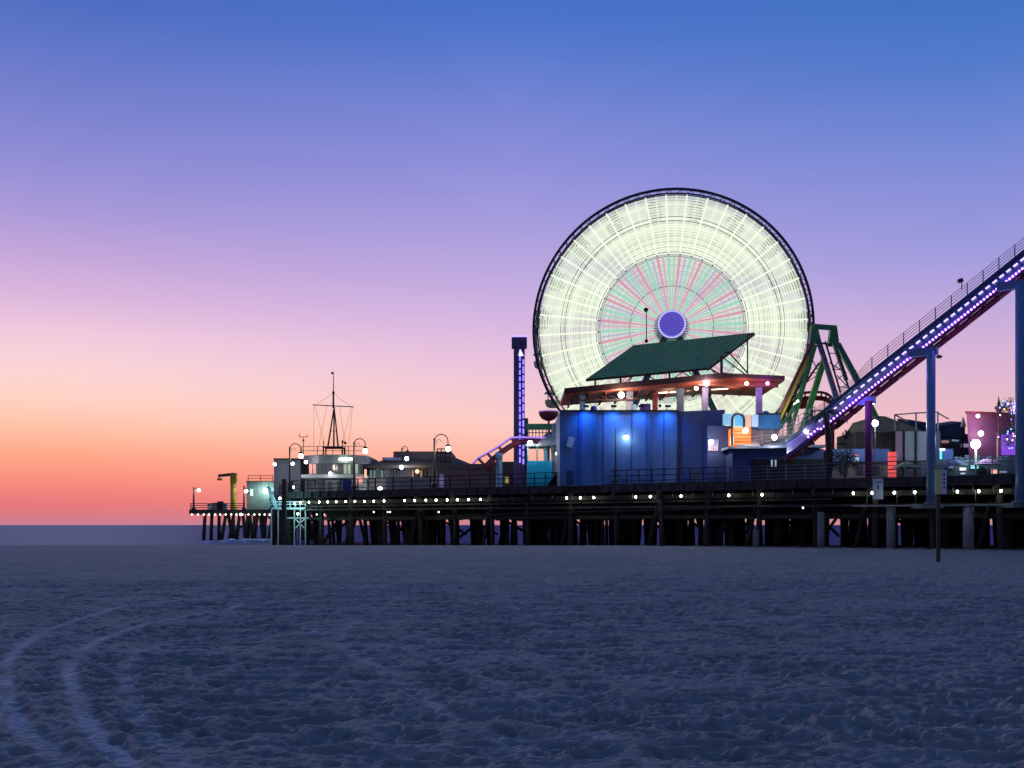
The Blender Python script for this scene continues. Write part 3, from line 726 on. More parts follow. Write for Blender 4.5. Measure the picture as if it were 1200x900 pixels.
# lookout mast
Ym = Yh + 3; mast = thing('signal_mast', 'tall signal mast with yardarm and stays on the harbour office roof', 'mast', tuple(P(390, 533, Ym)))
m = MB()
for x in (379, 401):
    for dy in (0, 1.6): m.beam(P(x, 533.5, Ym) + Vector((0, dy, 0)), P(x, 523.5, Ym) + Vector((0, dy, 0)), .14)
m.beam(P(378, 524, Ym), P(402, 524, Ym), .18); m.beam(P(378, 524, Ym) + Vector((0, 1.6, 0)), P(402, 524, Ym) + Vector((0, 1.6, 0)), .18)
m.build('base_frame', M_DKMETAL, mast)
m = MB()
for (x, dy) in ((385, -.4), (388, 1.8), (391.5, -.2), (395, .8)): m.tube(P(x, 524, Ym) + Vector((0, dy, 0)), P(390.5, 476, Ym) + Vector((0, .6, 0)), .10, .07, n=6)
m.beam(P(386.5, 505, Ym), P(394, 505, Ym), .05); m.build('mast_leg', M_DRED, mast)
m = MB(); m.tube(P(390.6, 478, Ym), P(390.7, 460, Ym), .11, .09, n=8); m.tube(P(390.7, 460, Ym), P(391, 435, Ym), .06, .03, n=6); m.ball(P(390.7, 460, Ym), .16, 8); m.build('pole', M_DKMETAL, mast)
m = MB(); m.tube(P(367.5, 474.5, Ym), P(413.5, 476.8, Ym), .055, n=6); m.ball(P(367.5, 474.5, Ym), .08, 6); m.ball(P(413.5, 476.8, Ym), .08, 6); m.build('yardarm', M_DKMETAL, mast)
m = MB(); a = P(390.5, 436.5, Ym); m.add([a, a + Vector((-.20, .05, .10)), a + Vector((-.28, .1, -.12)), a + Vector((0, .03, -.22))], [(0, 1, 2, 3)]); m.v += [(x, y + .02, z) for x, y, z in m.v]; m.f += [(7, 6, 5, 4), (0, 4, 5, 1), (1, 5, 6, 2), (2, 6, 7, 3), (3, 7, 4, 0)]; m.build('pennant', M_DRED, mast)
m = MB()
for (a, ya, bb, yb) in ((368, 475, 367.5, 530), (413, 477, 408, 530), (390.6, 461, 370, 474.6), (390.6, 461, 411, 476.5), (383, 475, 372, 530), (398, 476, 405, 526), (369, 475, 381, 524), (412, 477, 400, 524)):
    m.tube(P(a, ya, Ym), P(bb, yb, Ym), .014, n=4)
m.build('stay', M_DKMETAL, mast)

# restaurant with hipped roof
Yr = 118.0; rb = thing('restaurant_building', 'low restaurant with a wide shingled roof and flat raised centre', 'building', (PX(490, Yr), Yr, DECK))
pbox(432, 552, 548, 0, Yr + 1, 16, z0=DECK).build('wall', ribbed('taupe siding', (.20, .17, .19), .45), rb)
m = MB(); ze = PZ(546, Yr); za = PZ(535.5, Yr)
m.add([(PX(427, Yr), Yr - .2, ze), (PX(557, Yr), Yr - .2, ze), (PX(557, Yr), Yr + 19, ze), (PX(427, Yr), Yr + 19, ze), (PX(456, Yr), Yr + 4, PZ(533, Yr)), (PX(530, Yr), Yr + 4, PZ(533, Yr)), (PX(530, Yr), Yr + 13, PZ(533, Yr)), (PX(456, Yr), Yr + 13, PZ(533, Yr))],
      [(0, 1, 5, 4), (1, 2, 6, 5), (2, 3, 7, 6), (3, 0, 4, 7), (4, 5, 6, 7), (3, 2, 1, 0)])
m.build('roof', mat('brown shingles', (.13, .095, .085), .85, var=.3, scale=3, bump=.5), rb)
pbox(461, 529, 529, 541, Yr + 3, 9).build('raised_roof', mat('mauve flashing', (.12, .09, .11), .7), rb)
pbox(429, 556, 545.6, 548.2, Yr - .25, .16).build('fascia', mat('brown fascia', (.10, .075, .07), .7), rb)
for i, px in enumerate((433, 437, 446, 457, 461, 465, 482, 487, 492, 497, 520)):
    o = pbox(px, px + 3.4, 550, 561, Yr + .9, .08).build('window', M_RWOOD, rb)
    pbox(px + .5, px + 2.9, 550.8, 560.2, Yr + .84, .07).build('pane', glow('teal dim pane', (.22, .36, .36), .4) if i < 3 else (glow('warm dim pane', (.6, .36, .2), .35) if i in (6, 8) else glass('dark office pane', (.1, .11, .13))), o)
pbox(448, 470, 536, 539.5, Yr + 1.6, 2).build('skylight', mat('violet skylight sheet', (.20, .18, .38), .3), rb)
for (px, py, g, w, c3) in ((476.5, 537.5, G_WHITE, 110, (.9, 1, .8)), (470.5, 547.5, glow('blue white bulb', (.65, .8, 1), 16), 70, (.7, .85, 1)), (489, 552.5, glow('amber bulb', (1, .55, .2), 3), 18, (1, .6, .2)), (445.5, 572.5, G_WHITE, 40, (.9, 1, .9)), (492, 573.2, G_WARM, 30, (1, .9, .7))):
    m = MB(); m.ball(P(px, py, Yr - .75), .21, 10); m.build('wall_lamp', g, rb); point(rb, P(px, py, Yr - 1.2), c3, w, .2)
pbox(452, 517, 560, 0, Yr - 1.6, 1.2, z0=DECK).build('terrace_wall', mat('pale panelled base', (.26, .26, .30), .7), rb)
# rooftop signboard frame right of the restaurant
tf = thing('roof_frame', 'small square lattice frame above the restaurant roof edge', 'frame', tuple(P(521, 546, Yr - 1)))
m = MB(); Yq = Yr - 1
for x in (512.5, 517, 522, 527.5): m.beam(P(x, 526, Yq), P(x, 546, Yq), .11)
for yv in (526, 531, 536, 541): m.beam(P(512, yv, Yq), P(528, yv, Yq), .10)
m.build('lattice', M_DKMETAL, tf)
# long shed / fence row between restaurant and tower
Yg = 100.0
gs = thing('games_arcade', 'long brown windowless arcade building between restaurant and lit tower', 'building', (PX(570, Yg), Yg, DECK))
pbox(513, 575.5, 549.5, 0, Yg + 2, 8, z0=DECK).build('wall', ribbed('mauve brown siding', (.155, .115, .135), .5), gs)
pbox(576, 618, 541, 0, Yg + 1, 8, z0=DECK).build('end_wall', ribbed('brown siding', (.115, .085, .10), .5), gs)
pbox(535, 577, 543.5, 549.5, Yg + 1.8, 8).build('parapet', mat('mauve brown parapet', (.14, .11, .13), .8), gs)
pbox(592, 596, 559, 567, Yg + .9, .08).build('lit_doorway', glow('yellow doorway', (.6, .5, .15), .45), gs)
pbox(515, 520, 556, 571, Yg + 1.9, .08).build('door', glow('violet lit door', (.25, .2, .55), .35), gs)

# purple drop tower
Yt = 97.0; k = Yt / F
tw = thing('drop_tower', 'slim free fall tower outlined in violet light', 'tower ride', (PX(608.5, Yt), Yt, DECK))
m = MB(); m.box(PX(602, Yt), PX(615, Yt), Yt, Yt + .9, DECK, PZ(404, Yt)); m.build('shaft', mat('tower violet paint', (.12, .09, .27), .5), tw)
m = MB(); m.box(PX(599.5, Yt), PX(617.5, Yt), Yt - .3, Yt + 1.2, PZ(406.5, Yt), PZ(394.5, Yt)); m.build('top_house', mat('tower cap paint', (.12, .09, .22), .5), tw)
m = MB(); m.box(PX(599, Yt), PX(618, Yt), Yt - .36, Yt - .30, PZ(395.5, Yt), PZ(393.8, Yt)); m.build('cap_light', glow('violet tube', (.35, .25, 1), 2.2), tw)
for px in (609.3, 613.3):
    y = 409 + (2 if px > 611 else 0)
    while y < 541:
        h = 5 + R.random() * 3
        if y > 411: m = MB(); m.box(PX(px - .9, Yt), PX(px + .9, Yt), Yt - .07, Yt - .005, PZ(min(y + h, 544), Yt), PZ(y, Yt)); m.build('light_tube', glow('violet tower tube', (.28, .20, 1), 1.7), tw)
        y += h + 2.4
m = MB(); m.add([P(609.5, 409, Yt - .04), P(613.5, 417, Yt - .04), P(607.5, 417, Yt - .04)], [(0, 2, 1)]); m.v += [(x, y - .05, z) for x, y, z in m.v]; m.f += [(3, 4, 5), (0, 1, 4, 3), (1, 2, 5, 4), (2, 0, 3, 5)]; m.build('light_emblem', glow('pale violet emblem', (.6, .6, 1), 2), tw)
pbox(613.5, 619, 490, 541, Yt + .4, .8).build('side_frame', M_TEAL, tw)

# small coaster loop end behind the tower
Y2 = 93.0
def band(mb, pts, Y, r, n=7):
    mb.path([P(a, bq, Y) for a, bq in pts], r, n); return mb
ce = thing('coaster_turn', 'violet lit rise of coaster track curving behind the slim tower', 'roller coaster', tuple(P(590, 570, Y2)))
up = smooth_pts([(554, 543), (560, 537), (572, 530), (584, 523), (594, 516), (603, 512.5), (640, 513)])
m = band(MB(), up, Y2, .07); m.build('light_rail', glow('violet rail light', (.42, .22, .9), .9), ce)
m = MB(); m.path([P(a, bq + .9, Y2 + .5) for a, bq in up], .09); m.build('rail', M_PURPLE, ce)
lo = smooth_pts([(568, 548), (578, 538), (590, 528.5), (600, 522), (612, 518), (642, 518)])
m = band(MB(), lo, Y2 + .3, .24, 9); m.build('spine_tube', M_DRED, ce, smooth=True)
for (a, ya, bb, yb) in ((571, 531, 577, 538), (584, 523.5, 590, 529), (560, 537, 569, 546), (600, 514, 604, 521)): m = MB(); m.beam(P(a, ya, Y2), P(bb, yb, Y2 + .3), .18); m.build('tie', M_DRED, ce)
m = MB(); m.tube(P(589, 520, Y2 + .2) - Vector((.6, 0, 1)), P(589, 535, Y2 + .2), .0 + .32, .32); m.tube(P(640, 518, Y2 + .3), (PX(640, Y2), Y2 + .3, DECK), .2); m.tube(P(585, 532, Y2 + .3), (PX(585, Y2), Y2 + .3, DECK), .28, n=10); m.build('support_column', M_BLUEPAINT, ce)

# cyan ride station between tower and theatre
Yk = 92.0
ks = thing('ride_station', 'bright cyan walled ride station with open upper windows', 'building', (PX(632, Yk), Yk, DECK))
pbox(618, 647, 540, 0, Yk, 3, z0=DECK).build('wall', mat('cyan painted board', (.0, .27, .52), .5, var=.12), ks)
for (x, y0) in ((618.5, 521), (629.5, 523), (646.5, 521)): pbox(x - .8, x + .8, y0, 540, Yk + .1, .5).build('post', M_TEAL, ks)
pbox(616, 649, 520, 523, Yk - .1, 3).build('lintel', M_TEAL, ks)
m = MB(); m.slab([P(629, 521.5, Yk - 1), P(657, 519, Yk - 1), P(658, 502, Yk + 3), P(640, 507, Yk + 3)], .12); m.build('roof', mat('pale corrugated roof', (.42, .42, .46), .5), ks)
pbox(617, 657, 496.5, 503, Yk + 2, .6).build('header_beam', M_DGREEN, ks)
m = MB()
for px in range(620, 656, 4): m.beam(P(px, 503, Yk + 2.1), P(px, 512, Yk + 2.1), .07)
m.beam(P(618, 507, Yk + 2.1), P(656, 507, Yk + 2.1), .06); m.build('balustrade', M_RWOOD, ks)
pbox(647.5, 656, 496, 0, Yk + .2, 3, z0=DECK).build('corner_panel', mat('slate panel', (.13, .15, .20), .6), ks)
for (px, py, g, w) in ((621.3, 519, G_WHITE, 130), (654, 531.5, G_WARM, 260)):
    m = MB(); m.ball(P(px, py, Yk - .8), .2, 10); m.build('floodlight', g, ks); point(ks, P(px, py + 1, Yk - 1.2), (1, .93, .85), w, .2)
m = MB(); m.ball(P(639, 526, Yk - .1), .22, 8, .5); m.build('pendant_lamp', M_DGREEN, ks)
m = MB(); m.slab([P(640, 571, Yk - .5), P(660, 571, Yk - .5), P(660, 549, Yk - .5), P(656, 549, Yk - .5)], .3); m.build('stair_panel', M_TIMBER, ks)
# swinging boat gondola seen past the theatre corner
bt = thing('ride_gondola', 'round red brown ride gondola with lit rim beside the theatre corner', 'ride car', tuple(P(643, 497, 97)))
m = MB(); m.lathe(tuple(P(643, 491, 97)), [(.25, -.15), (.6, 0), (.85, .35), (.88, .62)], 16); m.build('tub', M_DRED, bt)
m = MB(); m.lathe(tuple(P(643, 482, 97)), [(.92, -.06), (.92, .02), (.3, .12)], 16); m.build('rim', glow('lilac rim', (.6, .4, .8), .6), bt)
m = MB(); m.tube(P(643, 491, 97) + Vector((0, 0, -.1)), (P(643, 491, 97).x, 97, DECK), .09); m.build('stem', M_DKMETAL, bt)

# ------------------------------------------------------------------ theatre: blue wall, slab roof, green roof
Yb = 84.5
bw = thing('blue_theatre', 'tall blue walled theatre block under a green roofed open pavilion', 'building', (PX(750, Yb), Yb, DECK))
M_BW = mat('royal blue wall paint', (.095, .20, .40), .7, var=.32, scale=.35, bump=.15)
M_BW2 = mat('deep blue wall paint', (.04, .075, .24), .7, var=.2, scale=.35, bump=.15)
zt = PZ(482, Yb)
m = MB(); m.box(PX(656, Yb), PX(795, Yb), Yb, Yb + 12, DECK, zt); m.build('front_wall', M_BW, bw)
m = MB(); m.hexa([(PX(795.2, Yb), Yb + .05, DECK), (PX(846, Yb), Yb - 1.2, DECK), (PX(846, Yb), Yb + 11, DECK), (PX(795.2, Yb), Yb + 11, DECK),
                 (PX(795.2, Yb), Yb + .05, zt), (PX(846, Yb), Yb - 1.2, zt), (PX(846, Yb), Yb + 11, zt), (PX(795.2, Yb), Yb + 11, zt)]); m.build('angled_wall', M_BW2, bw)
m = MB(); m.box(PX(678, Yb), PX(682, Yb), Yb - .06, Yb - .005, DECK, zt - .05); m.build('pilaster', mat('bright blue trim', (.04, .12, .50), .6), bw)
m = MB(); m.box(PX(794.2, Yb), PX(796, Yb), Yb - .12, Yb - .005, DECK, zt + .02); m.build('seam_post', M_DKMETAL, bw)
m = MB(); m.box(PX(655.5, Yb), PX(795, Yb), Yb - .1, Yb + .2, zt, zt + .10); m.build('coping', M_DKMETAL, bw)
for px in (707, 740, 757.5, 778):
    m = MB(); m.box(PX(px - .5, Yb), PX(px + .5, Yb), Yb - .035, Yb - .005, DECK, zt - .1); m.build('panel_joint', M_BW2, bw)
for px in (686, 718, 750, 781):   # wall washers
    m = MB(); z0 = zt + .22; m.beam((PX(px, Yb), Yb, z0 - .1), (PX(px, Yb), Yb - .8, z0 + .1), .05); m.box(PX(px, Yb) - .2, PX(px, Yb) + .2, Yb - .95, Yb - .7, z0, z0 + .16)
    o = m.build('wall_washer', M_DKMETAL, bw); point(bw, (PX(px, Yb), Yb - .72, z0 + .0), (.03, .24, 1), 400, .12, spot=150, aim=(0, .10, -1))
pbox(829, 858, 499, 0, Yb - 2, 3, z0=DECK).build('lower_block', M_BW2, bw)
m = MB()
for px in (700, 764): m.tube((PX(px, Yb), Yb - .09, DECK), (PX(px, Yb), Yb - .09, zt - .3), .05, n=6)
m.build('downpipe', M_BW2, bw)
for (a, bb, yt) in ((664, 672, 552), (810, 820, 549)):
    o = pbox(a, bb, yt, 0, Yb - (.06 if a < 700 else .9), .05, z0=DECK + .02).build('door', mat('dark blue door', (.03, .06, .17), .6), bw)
    pbox(bb - 1.6, bb - 1, 559, 560.2, Yb - (.1 if a < 700 else .94), .04).build('handle', M_RAILMETAL, o)
for (a, bb, yt, yb) in ((728, 733, 556, 560), (748, 752, 553, 558)): pbox(a, bb, yt, yb, Yb - .14, .13).build('meter_box', mat('grey meter box', (.22, .24, .28), .6), bw)
# lit mural window
o = pbox(829.5, 842, 515, 528.5, Yb - 2.08, .06).build('mural_panel', glow('violet mural', (.25, .27, .62), .5), bw)
for (x, w, h, c5) in ((831, 1.6, 7, (.7, .6, .8)), (834, 1.2, 9, (.8, .45, .3)), (837, 1.8, 6, (.5, .5, .9)), (840, 1, 8, (.9, .75, .6))):
    pbox(x, x + w, 528.2 - h, 528.2, Yb - 2.14, .05).build('mural_figure', glow('mural %d' % x, c5, .4), o)
m = MB(); m.ball(P(833.5, 518, Yb - 2.6), .18, 10); m.build('wall_lamp', G_WARM, bw); point(bw, P(833.5, 518.5, Yb - 2.9), (1, .8, .6), 90, .15)
# poster
po = MB(); c = P(668.5, 518, Yb - .10); a = math.radians(-16); pw, ph = 7.4 * Yb / F, 12.5 * Yb / F
pts = [(c.x + dx * math.cos(a) - dz * math.sin(a), c.z + dx * math.sin(a) + dz * math.cos(a)) for dx, dz in ((-pw / 2, -ph / 2), (pw / 2, -ph / 2), (pw / 2, ph / 2), (-pw / 2, ph / 2))]
po.hexa([(pts[0][0], c.y, pts[0][1]), (pts[1][0], c.y, pts[1][1]), (pts[1][0], c.y + .05, pts[1][1]), (pts[0][0], c.y + .05, pts[0][1]), (pts[3][0], c.y, pts[3][1]), (pts[2][0], c.y, pts[2][1]), (pts[2][0], c.y + .05, pts[2][1]), (pts[3][0], c.y + .05, pts[3][1])])
tag(po.build('poster', mat('faded white poster', (.62, .60, .66), .6, var=.12), None, org=(c.x, c.y, c.z)), 'tilted white rectangular poster on the blue theatre wall', 'poster')

# open pavilion on top of the theatre
Yp = Yb + .8
pv = thing('roof_pavilion', 'open rooftop pavilion with sloping green shingle roof over a red ceiling', 'pavilion', (PX(790, Yp), Yp, zt))
def Zp(py): return PZ(py, Yp)
M_CEIL = mat('orange red ceiling boards', (.28, .06, .035), .6, var=.25, scale=1.2)
M_FASC = mat('dark maroon fascia', (.085, .035, .04), .6)
# roof slab: front edge drops a little toward the sea, underside shows its red boards
L0 = Vector((PX(661, Yp), Yp - .5, Zp(457.5))); L1 = Vector((PX(846, Yp), Yp - 1.6, Zp(441.5))); L2 = Vector((PX(917, Yp), Yp - .6, Zp(442.5)))
Bk = Vector((0, 7.5, -.1)); Bk2 = Vector((0, 8.0, -.25))
m = MB(); m.slab([L0, L1, L2, L2 + Bk2, L1 + Bk2, L0 + Bk], .34); m.build('slab_roof', M_CEIL, pv)
m = MB(); m.beam(L0 + Vector((0, -.06, -.12)), L1 + Vector((0, -.06, -.12)), .1, .44); m.beam(L1 + Vector((0, -.06, -.1)), L2 + Vector((0, -.06, -.1)), .1, .30); m.build('fascia', M_FASC, pv)
m = MB()
for i in range(13):
    x = L0.x + (L2.x - L0.x) * (i + .5) / 13; zz = (L0.z + (L1.z - L0.z) * min(1, (x - L0.x) / (L1.x - L0.x))) - .36
    m.beam((x, Yp - .2, zz - .1), (x, Yp + 7.0, zz - .22), .12, .22)
m.beam((L1.x - 2, Yp - .9, L1.z - .62), (L2.x - .4, Yp - .2, L2.z - .62), .16, .34); m.build('ceiling_beam', M_CEIL, pv)
m = MB(); m.beam((L0.x + .3, Yp, L0.z - .75), (L0.x + 5.6, Yp, L0.z - .72), .09); m.beam((L0.x + .5, Yp, L0.z - .4), (L0.x + .5, Yp, L0.z - .95), .12)
for i in range(7): m.beam((L0.x + .6 + i * .75, Yp, L0.z - .42), (L0.x + 1.3 + i * .75, Yp, L0.z - .75), .05)
m.build('hanging_truss', M_FASC, pv)
posts = [(682.5, 6, M_BLUEPAINT), (738, 8, mat('grey violet post', (.26, .26, .34), .6)), (768, 6, M_DRED), (797.5, 8, mat('slate post', (.14, .17, .22), .6)), (826.5, 7, mat('mauve post', (.30, .22, .34), .6)), (890, 7, mat('violet post', (.28, .22, .46), .6))]
for (px, w, mm) in posts:
    dy = 3.5 if px == 768 else (.2 if px < 800 else -.2)
    y = Yp + dy; m = MB(); m.box(PX(px, y) - w * .0325, PX(px, y) + w * .0325, y, y + .35, zt if px < 850 else PZ(501, y), PZ(455 if px < 800 else 449, y)); m.build('post', mm, pv)
# green roof
G0 = P(686.5, 444.5, Yp - .4); G1 = P(742.5, 404.5, Yp + 4.5); G2 = P(884, 389.5, Yp + 4.5); G3 = P(829, 431, Yp - 1.0)
gm = mat('green roof shingles', (.055, .19, .095), .8, var=.3, scale=1.4, bump=.3)
t = gm.node_tree; br = t.nodes.new('ShaderNodeTexBrick'); br.inputs['Scale'].default_value = 1.0; br.inputs['Brick Width'].default_value = .55; br.inputs['Row Height'].default_value = .28
br.inputs['Color1'].default_value = (.44, .74, .27, 1); br.inputs['Color2'].default_value = (.30, .60, .20, 1); br.inputs['Mortar'].default_value = (.04, .15, .08, 1); br.inputs['Mortar Size'].default_value = .03
mpn = t.nodes.new('ShaderNodeMapping'); mpn.inputs['Rotation'].default_value = (math.radians(-33), 0, 0); tcn = t.nodes.new('ShaderNodeTexCoord')
t.links.new(tcn.outputs['Object'], mpn.inputs[0]); t.links.new(mpn.outputs[0], br.inputs['Vector']); t.links.new(br.outputs[0], t.nodes['Principled BSDF'].inputs['Base Color'])
m = MB(); m.slab([G0, G3, G2, G1], .12); m.build('green_roof', gm, pv)
m = MB(); m.beam(G0 + Vector((0, -.05, -.09)), G3 + Vector((0, -.05, -.09)), .1, .16); m.beam(G3 + Vector((0.02, 0, -.16)), G2 + Vector((0.02, 0, -.16)), .12, .12); m.build('eave', M_FASC, pv)
m = MB()
for (a, ya, bb, yb, dy) in ((697.5, 444, 697.5, 456, 0), (727, 441, 727, 453, 0), (756, 438, 756, 450, 0), (784.5, 435.5, 784.5, 446, 0), (815, 432, 815, 443, 0)):
    m.beam(P(a, ya, Yp + .1), P(bb, yb, Yp + .1), .13)
for (a, ya, bb, yb) in ((728, 452, 742, 440), (742, 440, 733, 452), (786, 446, 800, 436), (800, 436, 812, 444), (770, 447, 757, 438), (806, 434, 815, 443)): m.beam(P(a, ya, Yp + .5), P(bb, yb, Yp + .5), .07)
for (a, ya, bb, yb, w) in ((845.5, 417, 845.5, 441, .18), (876, 392, 876, 441, .09), (826, 429, 845, 439, .09), (829, 428, 840, 440, .07), (846, 418, 876, 441, .08), (853, 412, 876, 437, .09)):
    m.beam(P(a, ya, Yp - .2), P(bb, yb, Yp - .2), w)
m.box(PX(848, Yp), PX(851, Yp), Yp - .5, Yp - .2, PZ(415, Yp), PZ(413, Yp)); m.box(PX(876, Yp), PX(882, Yp), Yp - .3, Yp + .1, PZ(394, Yp), PZ(391.6, Yp))
m.build('roof_strut', M_FASC, pv)
# things in the pavilion
m = MB(); m.box(PX(738, Yp + 2), PX(746, Yp + 2), Yp + 2, Yp + 2.4, zt, PZ(474, Yp + 2)); m.build('light_panel', glow('pale blue lit panel', (.35, .6, .85), .8), pv)
m = MB(); m.box(PX(751, Yp + 1.5), PX(762.5, Yp + 1.5), Yp + 1.5, Yp + 2, zt, PZ(473, Yp + 1.5)); m.build('booth', M_PURPLE, pv)
for (px, py, r, g, w, c3) in ((728, 463, .22, glow('hot warm flood', (1, .86, .72), 50), 170, (1, .8, .6)), (828, 449, .20, glow('hot white flood', (.95, .95, 1), 40), 110, (.95, .95, 1)), (816, 455, .14, G_WARM, 30, (1, .7, .4)), (875, 449.5, .13, G_WARM, 30, (1, .7, .45)), (899.5, 449.3, .15, glow('violet spot', (.4, .15, 1), 9), 60, (.5, .2, 1))):
    yy = Yp - 1.9 if px > 800 else Yp - .9
    m = MB(); m.ball(P(px, py, yy), r, 12); m.build('floodlight', g, pv, smooth=True); point(pv, P(px, py + 1, yy + .35 if px != 728 else yy - .4), c3, w, .15)
point(pv, (PX(790, Yp), Yp + 2.5, Zp(468)), (1, .62, .35), 70, .3); point(pv, (PX(865, Yp), Yp + 2.0, Zp(462)), (1, .55, .4), 70, .3)
for (a, bb, py) in ((772, 792, 460), (801, 813, 457.5), (834, 853, 456)):
    m = MB(); m.tube(P(a, py, Yp + 2.6), P(bb, py - 1, Yp + 2.6), .07, n=8); m.build('tube_light', glow('warm tube', (1, .86, .66), 5), pv)
m = MB()
for (px, py) in ((763, 467), (773.5, 467.5), (773.5, 475.5), (823, 463), (832, 463), (784, 492 - 10), (886, 457)): m.ball(P(px, py, Yp + 1.8), .14, 8)
for (a, bb, py) in ((745, 777, 464), (797, 822, 461)): m.beam(P(a, py, Yp + 1.8), P(bb, py - 1, Yp + 1.8), .04)
m.build('speaker_rail', M_RUBBER, pv)
m = MB(); m.ball(P(696, 479, Yp + .3), .28, 10, .9); m.build('dome', mat('deep blue dome', (.02, .05, .4), .4), pv)
# pole with ball finials standing behind the green roof
m = MB(); q_ = Yp + 6; m.tube(P(757.5, 402, q_), P(757.5, 362, q_), .05, .035, n=6); m.ball(P(757.5, 399.5, q_), .16, 8); m.ball(P(757, 363, q_), .2, 8); m.beam(P(754.5, 364, q_), P(760, 362, q_), .06)
tag(m.build('pole_light', M_DKMETAL, None, org=tuple(P(757.5, 402, q_))), 'thin dark pole with a ball at each end above the green roof', 'pole')

# ------------------------------------------------------------------ ferris wheel
Yw = 104.0; RW = 12.85
hub = P(786.5, 382, Yw); HZ = hub.z - DECK - 0.35
yaw = -math.atan2(hub.x, hub.y) * 0.85
fw = thing('ferris_wheel', 'huge ferris wheel glowing with white and pastel light strips', 'ferris wheel', (hub.x, hub.y, DECK), rz=yaw)
M_RIM = mat('dark violet rim steel', (.05, .045, .10), .5, .2)
M_SPOKE = mat('white spoke paint', (.6, .62, .6), .5, var=.1)
G_RING = glow('soft white fill ring', (.95, .96, .80), .74)
G_RING2 = glow('soft rose fill ring', (.84, .86, .82), .56)
G_SP = glow('bright green white led', (.90, 1.0, .72), 1.08)
G_PK = glow('pink led', (.92, .42, .52), .72)
G_TL = glow('mint led', (.42, .92, .66), .72)
def wheel_part(mb, name, mtl, parent=fw, smooth=False):
    o = mb.build(name, mtl, parent, org=(0, 0, 0)); return o
for yy in (-1.1, 1.1):
    m = MB(); m.ring((0, yy, HZ), RW, .22, .20, 160); wheel_part(m, 'rim', M_RIM)
    m = MB(); m.ring((0, yy, HZ), RW - .40, .13, .12, 160); wheel_part(m, 'rim', M_RIM)
    for rr in (.515, .545, .77, .80, .30): m = MB(); m.ring((0, yy * 1.06, HZ), RW * rr, .045, .05, 120); wheel_part(m, 'stiffener_ring', mat('grey ring steel', (.16, .18, .17), .5))
m = MB()
for i in range(80):
    a = 2 * PI * i / 80; ca, sa = math.cos(a), math.sin(a)
    m.beam((RW * ca, -1.1, HZ + RW * sa), (RW * ca, 1.1, HZ + RW * sa), .07)
    b2 = 2 * PI * (i + .5) / 80; m.beam((RW * ca, -1.1, HZ + RW * sa), ((RW - .4) * math.cos(b2), -1.1, HZ + (RW - .4) * math.sin(b2)), .05)
wheel_part(m, 'rim_lacing', M_RIM)
# led rings (chords), extra ones added to fill the disc with light
rr = 1.9; i = 0
while rr < RW - .45:
    for yy in (-1.0, 1.0):
        r2 = rr + (0 if yy < 0 else .13)
        e_ = R.choice((0, 1, 2, 3))
        if rr > RW * .53: gr = glow('soft white fill ring %d' % e_, (.90, .965, .80), (.60, .68, .75, .82)[e_])
        else: gr = glow('soft rose fill ring %d' % e_, (.84, .87, .82), (.50, .56, .60, .66)[e_])
        m = MB(); m.ring((0, yy, HZ), r2, .165, .05, 120); wheel_part(m, 'fill_light_ring', gr)
    rr += .245; i += 1
# spokes
def spoke_mesh(inner):
    m = MB(); m.beam((1.3, 0, 0), (RW - .2, 0, 0), .07, .07); return m
protos = {}
for side, yy in ((0, -1.16), (1, 1.16)):
    for k in range(40):
        key = (side, k % 2)
        if key not in protos:
            m = MB(); m.beam((1.3, 0, 0), (RW - .2, 0, 0), .08, .08); o = m.build('spoke', M_SPOKE, fw, org=(0, 0, 0))
            if side == 0:
                g = MB(); g.hexa([(6.9, -.09, -.055), (RW - .55, -.09, -.06), (RW - .55, -.05, -.06), (6.9, -.05, -.055), (6.9, -.09, .055), (RW - .55, -.09, .06), (RW - .55, -.05, .06), (6.9, -.05, .055)]); g.build('light_strip', G_SP, o, org=(0, 0, 0))
                g = MB(); g.hexa([(1.6, -.09, -.05), (6.6, -.09, -.12), (6.6, -.05, -.12), (1.6, -.05, -.05), (1.6, -.09, .05), (6.6, -.09, .12), (6.6, -.05, .12), (1.6, -.05, .05)]); g.build('light_strip', G_PK if k % 2 else G_TL, o, org=(0, 0, 0))
            protos[key] = o
        else: o = child_copy(protos[key], fw)
        o.location = (0, yy, HZ); o.rotation_euler = (0, -2 * PI * (k + .25) / 40, 0)
pr2 = {}
for k in range(40):
    if k % 3 not in pr2:
        g = MB(); g.hexa([(1.6, -.05, -.04), (6.5, -.05, -.09), (6.5, -.01, -.09), (1.6, -.01, -.04), (1.6, -.05, .04), (6.5, -.05, .09), (6.5, -.01, .09), (1.6, -.01, .04)])
        o = g.build('inner_light_strip', [glow('pale green led', (.55, .85, .6), .7), glow('pale rose led', (.85, .58, .64), .7), glow('pale lilac led', (.68, .66, .82), .65)][k % 3], fw, org=(0, 0, 0)); pr2[k % 3] = o
    else: o = child_copy(pr2[k % 3], fw)
    o.location = (0, -1.14, HZ); o.rotation_euler = (0, -2 * PI * (k + .75) / 40, 0)
p3 = None  # thin strips added between the spokes to streak the outer light
for k in range(40):
    if p3 is None:
        g = MB(); g.hexa([(6.9, -.05, -.035), (RW - .6, -.05, -.035), (RW - .6, -.01, -.035), (6.9, -.01, -.035), (6.9, -.05, .035), (RW - .6, -.05, .035), (RW - .6, -.01, .035), (6.9, -.01, .035)])
        p3 = g.build('outer_fill_strip', glow('faint outer fill', (.86, 1.0, .70), .92), fw, org=(0, 0, 0)); o = p3
    else: o = child_copy(p3, fw)
    o.location = (0, -1.13, HZ); o.rotation_euler = (0, -2 * PI * (k + .75) / 40, 0)
